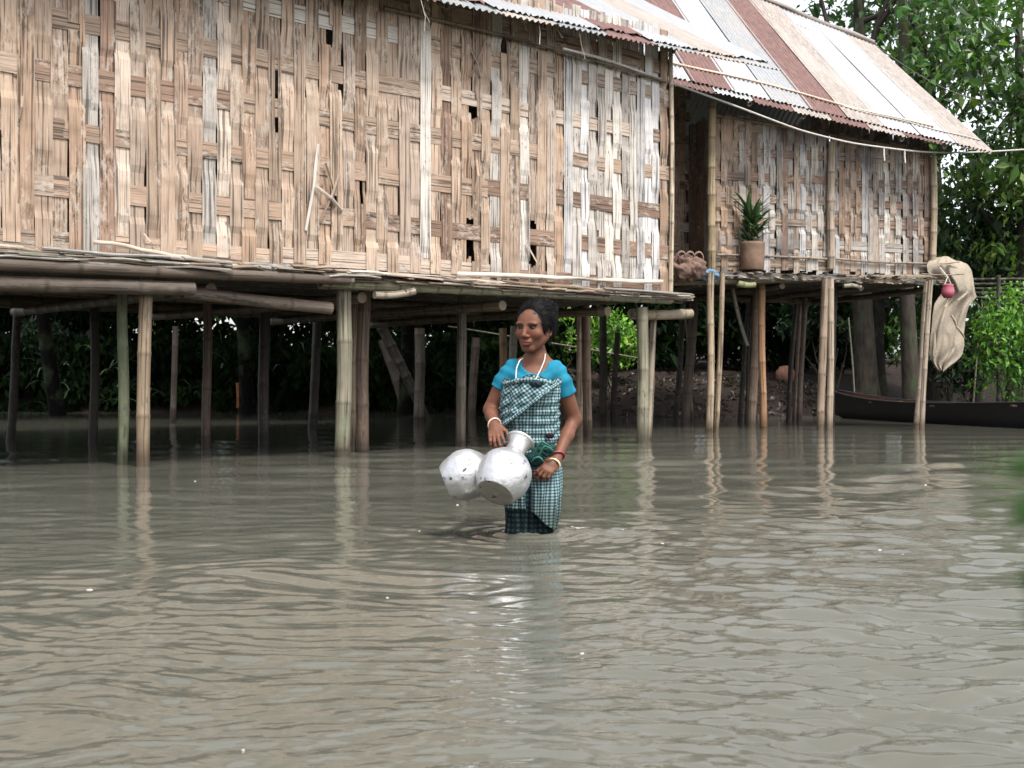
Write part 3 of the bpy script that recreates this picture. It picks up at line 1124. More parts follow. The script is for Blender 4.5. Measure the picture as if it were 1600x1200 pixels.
# ------------------------------------------------------------------ leaves and trees
def leaves(mb, c, d, n, L, Wd, col, fold=.18):
    c, d, n = np.asarray(c), np.asarray(d), np.asarray(n)
    d = d / (np.linalg.norm(d, axis=1)[:, None] + 1e-9)
    s = np.cross(d, n)
    s /= np.linalg.norm(s, axis=1)[:, None] + 1e-9
    n = np.cross(s, d)
    L, Wd = L[:, None], Wd[:, None]
    v = np.stack([c - d * L * .5, c - d * L * .05 - s * Wd * .5 + n * Wd * fold, c + d * L * .5 - n * L * .12, c - d * L * .05 + s * Wd * .5 + n * Wd * fold], 1)
    k = len(c)
    q = np.arange(k * 4).reshape(-1, 4)
    uv = np.tile(np.array([[0, 0], [.5, .4], [0, 1], [-.5, .4]]), (k, 1)) + np.repeat(rs.uniform(0, 20, (k, 1)), 4, 0)
    mb.add(v.reshape(-1, 3), q, None, np.repeat(col, 4, 0), uv)


def rnd_unit(k):
    a = rs.normal(size=(k, 3))
    return a / np.linalg.norm(a, axis=1)[:, None]


def clump(mb, ctr, rad, k, L, col, droop=.5, var=.35):
    c = np.asarray(ctr) + rnd_unit(k) * (rs.rand(k, 1) ** .45) * np.asarray(rad)
    d = rnd_unit(k) * .8 + np.array([0, 0, -droop])
    n = rnd_unit(k) * .7 + np.array([0, -.1, .8])
    ll = L * rs.uniform(.45, 1.25, k) * rs.choice([1, 1, 1.5], k)
    cc = np.asarray(col) * rs.uniform(1 - var, 1 + var, (k, 1)) * np.array([1, 1, 1]) * (1 + rs.normal(0, .08, (k, 3)))
    leaves(mb, c, d, n, ll, ll * rs.uniform(.38, .6, k), np.clip(cc, .002, 1))


GREENS = [(.042, .095, .024), (.062, .125, .03), (.032, .075, .026), (.09, .16, .034), (.024, .055, .022)]


def tree(base, top, r, lean, crown, nclump, k, L, label, cat='tree', greens=GREENS, group=None, bark=(.05, .042, .036), name='tree', limbs=7, crad=(1, 1, .7), second=None):
    base = np.asarray(base, float)
    base[2] = float(gz(base[0], base[1])) - .1
    o = thing(name, base, label, cat, group)
    mb = MB()
    H = top - base[2]
    f = np.linspace(0, 1, 12)
    p = base + np.stack([lean[0] * f ** 1.3 + .06 * np.sin(f * 7 + base[0]), lean[1] * f + .05 * np.cos(f * 6), H * f], 1)
    rr = r * (1 - .6 * f) * (1 + .6 * np.exp(-f * 14))
    tube(mb, p, rr, 10, bark)
    C = np.asarray(crown[0], float); Rr = np.asarray(crown[1], float)
    cl = []
    for q_ in range(nclump):
        a = rnd_unit(1)[0] * (rs.rand() ** .4)
        cl.append(C + a * Rr)
    for q_ in range(min(limbs, nclump)):
        t0 = rs.randint(4, 11)
        e = cl[q_]
        m_ = (p[t0] + e) / 2 + np.array([rs.normal(0, .2), rs.normal(0, .2), .3])
        pts = np.array([p[t0], p[t0] * .6 + m_ * .4 + [0, 0, .08], m_, m_ * .4 + e * .6, e])
        tube(mb, pts, np.linspace(rr[t0] * .55, .015, 5), 6, bark)
    mb.build('trunk', M['bark'], o)
    mb = MB()
    for e in cl:
        g = greens[rs.randint(len(greens))]
        sc = rs.uniform(.6, 1.3)
        clump(mb, e, np.array(crad) * sc, int(k * sc), L, g)
    mb.build('crown', M['leaf'], o, smooth=False)
    return o


tr = 'trees behind the houses'
tree(W(1352, 640, 27.5), 11, .26, (-.15, .3), (W(1395, -40, 27.5), (3.2, 2, 2.4)), 22, 80, .22, 'tall tree with thick straight trunk rising just past the tin roof ridge', greens=GREENS[:3])
tree(W(1425, 640, 25.0), 10.5, .19, (-.25, .2), (W(1480, 110, 25), (1.8, 1.5, 2.6)), 24, 90, .20, 'tree with slimmer dark trunk right of the thickest trunk')
tree(W(1475, 640, 29.5), 11, .30, (-.7, .2), (W(1500, 60, 29), (2.4, 1.6, 3.0)), 24, 90, .21, 'leaning forked tree between the slim trunk and the picture edge', greens=GREENS[:4])
tree(W(1590, 640, 26.5), 9.5, .18, (.2, .2), (W(1575, 215, 26), (1.6, 1.6, 3.0)), 28, 110, .17, 'leafy tree with light green sprays at the picture edge', greens=[(.06, .125, .03), (.09, .17, .035), (.12, .20, .04), (.03, .065, .022)])
tree(W(1530, 640, 27.5), 6.5, .14, (.1, .2), (W(1515, 370, 28), (1.5, 1.3, 1.6)), 44, 100, .22, 'dark low tree behind the hanging beige net', greens=[GREENS[0], GREENS[2], GREENS[4]])
tree(W(1690, 640, 25), 10, .2, (.3, .2), (W(1700, 150, 25), (2.2, 2, 3.2)), 34, 80, .24, 'tree mostly out of view past the picture edge')
tree(W(1370, 600, 29), 7.5, .22, (.3, .2), (W(1330, 420, 31), (1.8, 1.2, 1.5)), 34, 100, .24, 'shade-darkened tree with stout trunk seen under the smaller house platform', greens=[(.02, .045, .013), (.015, .034, .012)], bark=(.022, .019, .017))  # leaves and bark darkened to paint in the shade below the platform
tree(W(1185, 600, 33), 8.5, .2, (.1, .2), (W(1215, 330, 33), (3.2, 1.5, 2.6)), 50, 80, .26, 'tree seen through the gap under the tin eave', greens=GREENS[:4])
tree(W(905, 600, 34), 8.5, .2, (.1, .2), (W(950, 330, 36) + np.array([0, 0, 1.0]), (3.5, 2.0, 2.6)), 46, 70, .42, 'tree behind the long house above the sunlit leaves')
for k, (px, Y) in enumerate(((640, 30), (400, 33.5), (90, 34), (-170, 34))):  # crowns enlarged out of view so they shade the bank
    tree(W(px, 600, Y), 8, .2, (.1, .2), (W(px, 390, Y - 3.5) + np.array([0, 0, 2.2]), (4.0, 4.2, 1.6)), 46, 80, .42, 'tree behind the long woven wall, hidden crown enlarged to cast shade, only its trunk in view', greens=[GREENS[0], GREENS[2], GREENS[4]], group=tr, bark=(.006, .005, .005))  # near-black bark paints the shade onto the trunks


for k, (x, y) in enumerate(((-9.5, 22.5), (-5.6, 23.5), (-1.8, 22.8))):  # unseen canopy added to keep sun and sky off the bank
    tree((x - .5, y + 4.5, 0), 8, .17, (.4, -3.5), ((x, y, 6.6 + .2 * k), (3.0, 3.0, 1.0)), 44, 70, .5, 'tree behind the long woven wall, hidden crown enlarged to cast shade, only its trunk in view', greens=[GREENS[0], GREENS[2], GREENS[4]], group=tr, bark=(.006, .005, .005))  # trunk colour carries shade too, hence the near-black bark


def bush(px, py, Y, rad, nc, k, L, greens, label, name='bush', crad=.4):
    c = W(px, py, Y)
    b = np.array([c[0], c[1], float(gz(c[0], c[1])) - .05])
    o = thing(name, b, label, 'bush')
    mb = MB()
    for q_ in range(6):
        e = c + rnd_unit(1)[0] * np.array(rad) * .6
        tube(mb, [b + rs.normal(0, .1, 3) * [1, 1, 0], (b + e) / 2 + rs.normal(0, .15, 3), e], [.03, .02, .008], 5, (.08, .065, .05))
    mb.build('stems', M['bark'], o)
    mb = MB()
    for q_ in range(nc):
        e = c + rnd_unit(1)[0] * (rs.rand() ** .45) * np.array(rad)
        clump(mb, e, np.array([1, 1, .8]) * crad * rs.uniform(.6, 1.3), k, L, greens[rs.randint(len(greens))])
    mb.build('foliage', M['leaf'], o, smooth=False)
    return o


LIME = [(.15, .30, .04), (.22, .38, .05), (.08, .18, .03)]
bush(1575, 530, 22.8, (.62, .6, .95), 42, 80, .11, [(.09, .21, .03), (.14, .29, .04), (.05, .12, .025)], 'bright green climbing bush at the picture edge behind the canoe')
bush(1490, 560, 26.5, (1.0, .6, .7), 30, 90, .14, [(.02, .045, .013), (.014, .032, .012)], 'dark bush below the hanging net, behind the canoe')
bush(955, 532, 28.2, (.62, .4, .55), 26, 60, .13, LIME, 'sunlit lime green bush seen under the long house, right of the woman')
bush(868, 525, 28.6, (.3, .3, .5), 12, 50, .13, LIME, 'small sunlit lime bush showing just past the woman\'s ear')
bush(1300, 500, 30, (1.3, .6, .8), 30, 80, .15, [(.02, .05, .014), (.03, .068, .018), (.012, .03, .012)], 'shade-darkened green bush beneath the smaller house platform')  # low greens stand in for shade beneath the platform
bush(90, 555, 31, (1.0, .6, .8), 34, 80, .18, [(.010, .026, .009), (.017, .042, .012), (.006, .014, .007)], 'leafy green shade-darkened bush under the long house near the green stilt')  # shade under the long house is mixed into these greens
# undergrowth that closes the view between the trees; shade is put into its greens
mb = MB()
for k in range(620):
    x = rs.uniform(-15, 10.5)
    y = shore(np.array(x)) + rs.uniform(1.2, 4.5) + (3.0 if x > 1.2 else 0)
    top = 3.4 if x < 1 else 3.0
    zz = float(gz(x, y)) + rs.uniform(.1, top)
    g = GREENS[[0, 2, 4, 4][rs.randint(4)]]
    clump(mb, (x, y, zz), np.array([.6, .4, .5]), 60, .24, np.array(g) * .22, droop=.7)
for k in range(330):      # leaves that hang over the water's edge with the shade put into their greens
    x = rs.uniform(-15, .6)
    y = float(shore(np.array(x))) + rs.uniform(-.6, 1.4)
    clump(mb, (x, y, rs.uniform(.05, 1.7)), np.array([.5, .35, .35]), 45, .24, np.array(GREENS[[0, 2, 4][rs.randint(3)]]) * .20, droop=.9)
for k in range(160):
    x = rs.uniform(-20, 6)
    y = rs.uniform(38, 41)
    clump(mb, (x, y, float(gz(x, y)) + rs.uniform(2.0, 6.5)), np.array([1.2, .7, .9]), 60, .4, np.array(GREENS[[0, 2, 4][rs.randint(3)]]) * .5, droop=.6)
for k in range(400):
    x = rs.uniform(-20, 24)
    y = rs.uniform(39, 46)
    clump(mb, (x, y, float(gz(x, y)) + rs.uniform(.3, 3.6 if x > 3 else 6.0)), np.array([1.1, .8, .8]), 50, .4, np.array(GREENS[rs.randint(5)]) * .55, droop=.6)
tag(mb.build('undergrowth', M['leaf_shade'], smooth=False), 'tangled undergrowth with shade darkened into its leaves, closing the view behind the stilts', 'undergrowth', kind='stuff')

# strap leaved plants standing in the shade at the left
mb = MB()


def blade(mb, b, d, L, w, c, droop=.5, seg=6):
    f = np.linspace(0, 1, seg)
    d = nrm(d)
    p = np.asarray(b) + d * (f * L)[:, None] + np.outer(-droop * L * f ** 2.2, UP)
    sd = nrm(np.cross(d, UP) + 1e-6)
    ribbon(mb, p, nrm(np.cross(sd, d)), sd, w * np.array([.7, 1, .95, .8, .5, .08])[:seg] if seg == 6 else w, .003, c)


for k in range(46):
    x, y = W(rs.choice([60, 110, 300, 170, 460]) + rs.normal(0, 30), 630, 29.5)[:2]
    b = np.array([x, y, .2 + 1.6 * rs.rand()])
    blade(mb, b, (rs.normal(), rs.normal() - .5, 1.1), rs.uniform(.5, 1.1), .05, np.array((.04, .075, .03)) * rs.uniform(.4, 1.5), .7)
tag(mb.build('reeds', M['leaf']), 'pale green drooping reeds in the shade under the long house', 'reeds', kind='stuff')

# bank litter
mb = MB()
for k in range(1000):
    x = rs.uniform(.5, 7.5)
    y = shore(np.array(x)) + rs.uniform(-.2, 4)
    z = float(gz(x, y)) + .02
    clump(mb, (x, y, z), np.array([.06, .06, .01]), 3, .12, (.045, .034, .028) if rs.rand() < .93 else (.14, .125, .11), droop=0)
tag(mb.build('leaf_litter', M['leaf'], smooth=False), 'fallen leaves and rubbish scattered over the muddy bank', 'litter', kind='stuff')

# ------------------------------------------------------------------ things around the houses
# canoe
o = thing('canoe', (8.0, 23.5, 0), 'long black wooden canoe moored behind the smaller house', 'canoe')
mb = MB()
A, Bn = W(1306, 655, 25.6), W(1640, 668, 19.0)
A[2] = Bn[2] = 0
ax = nrm(Bn - A); sd = np.array([-ax[1], ax[0], 0])
Lc = np.linalg.norm(Bn - A) + 2.4
st = np.linspace(0, 1, 30)
prof, nj = [], 15
for s in st:
    wd = .42 * (np.sin(np.pi * np.clip(s * .96 + .02, 0, 1)) ** .55)
    sheer = .36 + .20 * (1 - s) ** 5 + .12 * s ** 6 - .03 * math.sin(s * 6)
    keel = -.16 + .22 * (1 - s) ** 8
    row = []
    for t in np.linspace(-1, 1, nj):
        row.append(A + ax * Lc * s + sd * wd * np.sign(t) * abs(t) ** .6 + UP * (keel + (sheer - keel) * abs(t) ** 2.6))
    prof.append(row)
prof = np.array(prof)
inn = prof.copy()
ctr = prof.mean(1, keepdims=True)
inn = prof + (ctr - prof) * np.array([.08, .08, .0]) + UP * .03 * (1 - np.abs(np.linspace(-1, 1, nj)))[None, :, None]
i = np.arange(29)[:, None] * nj; j = np.arange(nj - 1)[None]
q = np.stack([i + j, i + nj + j, i + nj + j + 1, i + j + 1], -1).reshape(-1, 4)
mb.add(prof.reshape(-1, 3), q, None, (.012, .011, .012))
mb.build('hull', M['hull'], o)
mb = MB()
mb.add(inn.reshape(-1, 3), q[:, ::-1], None, (.13, .06, .045))
mb.build('lining', M['hull'], o)
for e in (0, nj - 1):
    mb = MB()
    tube(mb, prof[:, e] + UP * .005, .018, 6, (.028, .025, .024))
    mb.build('gunwale', M['hull'], o)
for s in (6, 13, 20):
    mb = MB()
    box(mb, prof[s, 0] - UP * .06, prof[s, -1] - prof[s, 0], ax * .16, UP * .03, (.17, .12, .09))
    mb.build('thwart', M['hull'], o)

# potted plant
pp = h2px(1175, 424, .12)
o = thing('potted_plant', pp, 'spiky green plant in a brown cylindrical pot on the platform edge', 'potted plant')
mb = MB()
prof_ = [(0, .02), (.17, .02), (.178, .03), (.185, .2), (.182, .40), (.19, .44), (.175, .445), (.165, .40), (0, .39)]


def lathe(mb, prof, org, axis, seg=28, c=(.5, .5, .5), wob=None):
    axis = nrm(axis)
    a = nrm(np.cross(axis, [0.3, .2, 1.0] if abs(axis[2]) < .9 else [1.0, 0, 0]))
    b = np.cross(axis, a)
    th = np.linspace(0, 2 * np.pi, seg, endpoint=False)
    rows = []
    for r, h in prof:
        rows.append(np.asarray(org) + axis * h + max(r, .0005) * (np.cos(th)[:, None] * a + np.sin(th)[:, None] * b))
    v = np.array(rows)
    if wob is not None:
        v = wob(v)
    k = len(prof)
    i = np.arange(k - 1)[:, None] * seg; j = np.arange(seg)[None]
    q = np.stack([i + j, i + (j + 1) % seg, i + seg + (j + 1) % seg, i + seg + j], -1).reshape(-1, 4)
    c = np.asarray(c, float)
    mb.add(v.reshape(-1, 3), q, None, np.repeat(c, seg, 0) if c.ndim == 2 else c)


lathe(mb, prof_, pp, (0.02, 0, 1), 24, (.19, .125, .09))
mb.build('pot', M['clay'], o)
mb = MB()
for k in range(60):
    hgt = rs.uniform(.0, .55)
    b = pp + np.array([rs.normal(0, .05), rs.normal(0, .05), .38 + hgt])
    an = rs.uniform(0, 6.28)
    el = rs.uniform(.5, 1.6)
    blade(mb, b, (math.cos(an), math.sin(an), el), rs.uniform(.30, .52), .06, np.array((.045, .095, .03)) * rs.uniform(.5, 1.7), rs.uniform(.1, .6))
for an, el in ((2.6, .8), (.5, 1.1), (.2, .8), (1.9, 2.5)):
    blade(mb, pp + UP * .85, (math.cos(an), -.3, el), .55, .045, (.06, .12, .04), .12)
mb.build('foliage', M['leaf'], o)
mb = MB()
tube(mb, [pp + UP * .35, pp + UP * .7 + [.02, 0, 0], pp + UP * .95], [.03, .025, .015], 7, (.10, .09, .05))
mb.build('stem', M['bark'], o)


def crumple(mb, ctr, rad, c, amp=.25, seed=0, seg=40, freq=9):
    th = np.linspace(0, np.pi, seg // 2)
    ph = np.linspace(0, 2 * np.pi, seg, endpoint=False)
    Tt, Pp = np.meshgrid(th, ph, indexing='ij')
    d = np.stack([np.sin(Tt) * np.cos(Pp), np.sin(Tt) * np.sin(Pp), np.cos(Tt)], -1)
    r = 1 + amp * (1 - 2 * np.abs(vnoise(d[..., 0] * freq * .3 + d[..., 2] * 2, d[..., 1] * freq * .3 + d[..., 2], seed))) * np.sin(Tt) + amp * .5 * vnoise(d[..., 0] * freq * .7, d[..., 2] * freq * .7 + d[..., 1], seed + 1) * np.sin(Tt)
    v = np.asarray(ctr) + d * r[..., None] * np.asarray(rad)
    i = np.arange(len(th) - 1)[:, None] * seg; j = np.arange(seg)[None]
    q = np.stack([i + j, i + seg + j, i + seg + (j + 1) % seg, i + (j + 1) % seg], -1).reshape(-1, 4)
    mb.add(v.reshape(-1, 3), q, None, c)


# crumpled bag with loop handles
bp = h2px(1066, 436, .22)
o = thing('crumpled_bag', bp, 'crumpled pinkish brown bag slumped on the platform beside the recess', 'bag')
mb = MB()
crumple(mb, bp + UP * .15 + n2 * .02, (.25, .18, .19), (.17, .11, .09), .42, 3, 64, 14)
mb.build('bag_body', M['cloth'], o)
for k in range(3):
    mb = MB()
    a = bp + d2 * (-.18 + .14 * k) + UP * .25 + n2 * .13
    th = np.linspace(0, np.pi, 9)
    pts = np.array([a + d2 * (.09 * (1 - math.cos(t))) + UP * (.14 * math.sin(t)) + n2 * .05 * math.sin(t) for t in th])
    tube(mb, pts, .016, 6, (.22, .15, .125), squash=.5)
    mb.build('handle', M['cloth'], o)
rg = h2px(1107, 432, .3)
mb = MB()
crumple(mb, rg + UP * .02, (.13, .1, .085), (.12, .20, .28), .4, 9)
tag(mb.build('rag', M['cloth'], loc=rg), 'small blue and white rag beside the crumpled bag', 'rag')

# fishing net draped over the platform corner
o = thing('draped_net', h2px(1487, 430, .1), 'beige net cloth draped over the platform corner and hanging to the water side', 'net')
mb = MB()
left = [(1450, 415), (1456, 407), (1470, 402), (1462, 425), (1458, 450), (1456, 480), (1455, 510), (1453, 540), (1452, 560), (1466, 574)]
rows = [  # left x, right x, y, bulge towards the viewer
    (1452, 1500, 407, .05), (1448, 1512, 414, .16), (1450, 1518, 424, .22), (1468, 1521, 438, .22), (1480, 1523, 452, .20), (1470, 1526, 462, .16), (1460, 1514, 476, .13),
    (1457, 1510, 492, .12), (1456, 1508, 508, .12), (1454, 1506, 524, .12), (1453, 1507, 540, .12), (1452, 1503, 553, .11), (1454, 1495, 563, .10), (1462, 1484, 572, .09), (1470, 1476, 578, .08)]
nu = 26
ry = np.linspace(0, len(rows) - 1, 46)
G = np.zeros((46, nu, 3))
for a, f in enumerate(ry):
    i0 = min(int(f), len(rows) - 2); t = f - i0
    lx, rx, yy, bl = (np.array(rows[i0]) * (1 - t) + np.array(rows[i0 + 1]) * t)
    for b, u in enumerate(np.linspace(0, 1, nu)):
        fold = .010 * math.sin(u * 37 + f * 1.3) + .016 * math.sin(f * 2.1 + u * 14) + .016 * math.sin(u * 11 + f * .5) + .02 * math.sin(u * 5 - f * .8 + 1) + .02 * math.sin(u * 23 + f)
        yq = yy + 5 * math.sin(u * 3.14) * (-1 if f < 2 else .3) + 2 * math.sin(u * 9 + f)
        G[a, b] = h2px(lx + (rx - lx) * u, yq, .05 + bl * (.5 + .5 * math.sin(u * np.pi)) + fold)
back = G.copy()
nn2 = n2 * .14
back = G - nn2 * np.sin(np.linspace(0, np.pi, nu))[None, :, None] - n2 * .01
i = np.arange(45)[:, None] * nu; j = np.arange(nu - 1)[None]
q = np.stack([i + j, i + nu + j, i + nu + j + 1, i + j + 1], -1).reshape(-1, 4)
mb.add(G.reshape(-1, 3), q, None, (.28, .24, .19))
mb.add(back.reshape(-1, 3), q[:, ::-1], None, (.25, .21, .165))
mb.build('net_cloth', M['sack'], o)
for (x0, y0, x1, y1) in ((1486, 492, 1494, 510), (1494, 510, 1507, 528), (1460, 520, 1458, 556), (1496, 470, 1512, 456), (1470, 412, 1500, 409)):
    mb = MB()
    a, b = h2px(x0, y0, .30), h2px(x1, y1, .29)
    tube(mb, [a, (a + b) / 2 + n2 * .02, b], [.02, .03, .015], 6, (.31, .255, .195), squash=.6)
    mb.build('fold', M['sack'], o)

# pink hanging pot
hp = h2px(1481, 466, .62)
o = thing('hanging_pot', hp, 'small pink pot hung on a cord in front of the beige net', 'pot')
mb = MB()
lathe(mb, [(0, 0), (.06, .005), (.092, .05), (.098, .11), (.092, .16), (.08, .19), (.088, .21), (.082, .215), (.07, .19), (0, .18)], hp, (0, 0, 1), 22,
      [(.20, .03, .055), (.24, .035, .06), (.27, .045, .075), (.36, .12, .15), (.27, .05, .08), (.22, .04, .06)] + [(.34, .09, .12)] * 4)
mb.build('vessel', M['plastic'], o)
mb = MB()
tube(mb, [hp + UP * .19 + d2 * -.07, hp + UP * .34, hp + UP * .19 + d2 * .07], .008, 5, (.5, .46, .42))
tube(mb, [hp + UP * .33, hp + UP * .5 - n2 * .2], .008, 5, (.5, .46, .42))
tube(mb, [hp + UP * .01, hp - UP * .08 - d2 * .02, hp - UP * .14 - d2 * .05], .012, 5, (.5, .42, .3))
mb.build('cord', M['rope'], o)
o = pole_part(None, h2px(1440, 428, .35), h2px(1506, 428, .62), .012, .010, (.3, .24, .18), name='hanging_stick')
tag(o, 'thin bamboo stick poking out from the platform corner above the pink pot', 'stick')

# washing line between the houses
pts = [W(880, 76, 13.2), W(945, 92, 13.8), W(1000, 112, 14.2), W(1060, 133, 14.9), W(1150, 166, 16.2), W(1250, 204, 17.4), W(1330, 224, 18.2), W(1430, 237, 19.0), W(1500, 239, 19.8), W(1600, 234, 20.8), W(1700, 224, 21.8)]
mb = MB()
cur = []
for a in range(len(pts) - 1):
    for t in np.linspace(0, 1, 6, endpoint=False):
        cur.append(pts[a] * (1 - t) + pts[a + 1] * t)
cur.append(pts[-1])
cur = np.array(cur)
for _ in range(3):
    cur[1:-1] = (cur[:-2] + 2 * cur[1:-1] + cur[2:]) / 4
o = thing('washing_line', cur[0], 'thin grey rope strung from the long house past the tin eave to the trees', 'rope')
mb = MB()
tube(mb, cur, .014, 6, (.42, .40, .37))
mb.build('rope', M['rope'], o)
for px in (1375, 1415):
    k = int(np.argmin(np.abs(cur[:, 0] / cur[:, 1] * F + 800 - px)))
    mb = MB()
    tube(mb, [cur[k], cur[k] - UP * .1, cur[k] - UP * .2 + [.01, 0, 0]], .012, 5, (.55, .52, .48))
    mb.build('rope_end', M['rope'], o)
mb = MB()
a, b = W(1366, 70, 22.6), W(1640, 150, 26)
tube(mb, [a * (1 - t) + b * t - UP * .5 * math.sin(t * np.pi) for t in np.linspace(0, 1, 14)], .012, 5, (.12, .12, .11))
tag(mb.build('cable', M['rope'], loc=a), 'thin dark cable running from the tin roof ridge into the trees', 'cable')

# loose poles and the footbridge in the shade at the picture edge
for k, (x0, y0, x1, y1, Y, r, lab) in enumerate(((1520, 640, 1535, 470, 24, .018, 'thin upright bamboo pole behind the canoe near the bright bush'),
                                          (1082, 655, 1066, 440, 23.5, .022, 'thin slanting bamboo pole beside the hollow beam end'),
                                          (735, 640, 742, 480, 30, .03, 'thin upright pole in the shade left of the woman'),
                                          (590, 500, 668, 660, 23, .10, 'thick fallen pole slanting in the dark under the long house'),
                                          (700, 510, 1000, 560, 27, .02, 'thin pale stick lying across the shade behind the woman'))):
    o = pole_part(None, W(x0, y0, Y), W(x1, y1, Y + .3), r, r * .9, (.26, .23, .17) if k != 3 else (.05, .042, .036), name='bamboo_pole')
    tag(o, lab, 'bamboo pole')
o = thing('footbridge', W(1600, 455, 22.5), 'dark bamboo footbridge in the shade at the picture edge beyond the net', 'footbridge')
for k in range(5):
    pole_part(o, W(1500, 437 + 7 * k, 23 + .3 * k), W(1720, 434 + 8 * k, 21.8 + .3 * k), .03, .03, (.035, .034, .026), 'moss_pole', 'rail')
for px in (1560, 1680):
    pole_part(o, W(px, 690, 22.6), W(px, 430, 22.6), .045, .04, (.03, .03, .024), 'moss_pole', 'stilt')
st_ = W(374, 612, 29.8)
mb = MB()
bamboo(mb, st_ - UP * .4, st_ + UP * .22 + np.array([-.03, 0, 0]), .075, .06, (.22, .085, .035))
tag(mb.build('stump', M['clay'], loc=st_), 'short orange brown stump in the dark under the long house', 'stump')
bx = W(1227, 590, 30)
mb = MB()
crumple(mb, bx + UP * .05, (.24, .2, .25), (.24, .12, .085), .12, 5, 24)
tag(mb.build('earth_clod', M['clay'], loc=bx), 'reddish brown block standing on the bank under the smaller house', 'clod')

# a leafy stem close to the camera at the picture edge
rb = np.array([.1085, .22, -.35])
o = thing('leafy_stem', rb, 'blurred green leaves on a stem close to us at the picture edge', 'plant')
mb = MB()
tube(mb, [rb, rb + [.0, 0, .5], rb + [-.003, .003, 1.044]], [.003, .0026, .0014], 7, (.05, .10, .03))
mb.build('stem', M['leaf'], o)
for k, (zz, dx, dz, L_) in enumerate(((1.040, -.9, -.3, .016), (1.035, -.9, -.5, .017), (1.029, -.9, -.2, .015), (1.024, -.8, -.7, .017), (1.036, .8, .3, .02), (1.018, .8, -.2, .02), (1.016, -.8, -.6, .015))):
    mb = MB()
    blade(mb, rb + [-.003, .003, zz], (dx, .2, dz), L_ * .85, .009, (.06, .14, .03), .15)
    mb.build('leaf', M['leaf'], o)

# floating flecks and broken white water round the stilts
mb = MB()


def fleck(x, y, a, b, rot, c, z=.012):
    k = 9
    th = np.linspace(0, 2 * np.pi, k, endpoint=False)
    r = rs.uniform(.6, 1.2, k)
    p = np.stack([a * r * np.cos(th), b * r * np.sin(th)], 1)
    p = p @ np.array([[math.cos(rot), math.sin(rot)], [-math.sin(rot), math.cos(rot)]])
    zz = z + float(wave_z(np.array([[x]]), np.array([[y]]), np.array([[.02]]))[0, 0])
    top = np.concatenate([np.c_[p * .7 + [x, y], np.full(k, zz)], [[x, y, zz + .001]], np.c_[p + [x, y], np.full(k, zz - .012)]])
    t = [[a_, (a_ + 1) % k, k] for a_ in range(k)]
    q = [[k + 1 + a_, k + 1 + (a_ + 1) % k, (a_ + 1) % k, a_] for a_ in range(k)]
    mb.add(top, q, t, c)


for k in range(9):
    px, py = rs.uniform(870, 990), 829 + rs.normal(0, 3)
    Y = CAMZ * F / (py - 600)
    fleck((px - 800) * Y / F, Y, rs.uniform(.008, .025), rs.uniform(.0015, .004), rs.normal(0, .15), (.26, .25, .23), .003)
tag(mb.build('foam', M['foam']), 'small flecks of foam in the wake beside the wading woman', 'foam', kind='stuff')
mb = MB()
for px, py, s in ((140, 922, .022), (715, 790, .018), (1375, 862, .02), (1410, 866, .03), (910, 1022, .012), (1035, 848, .02), (605, 935, .010), (1446, 759, .02), (1536, 775, .022), (380, 1172, .006), (655, 830, .012), (890, 760, .012), (305, 752, .014)):
    Y = CAMZ * F / (py - 600)
    fleck((px - 800) * Y / F, Y, s * .7, s * .22, rs.normal(0, .4), (.36, .34, .30), .003)
tag(mb.build('floating_debris', M['foam']), 'small pale scraps drifting on the brown water', 'debris', kind='stuff')

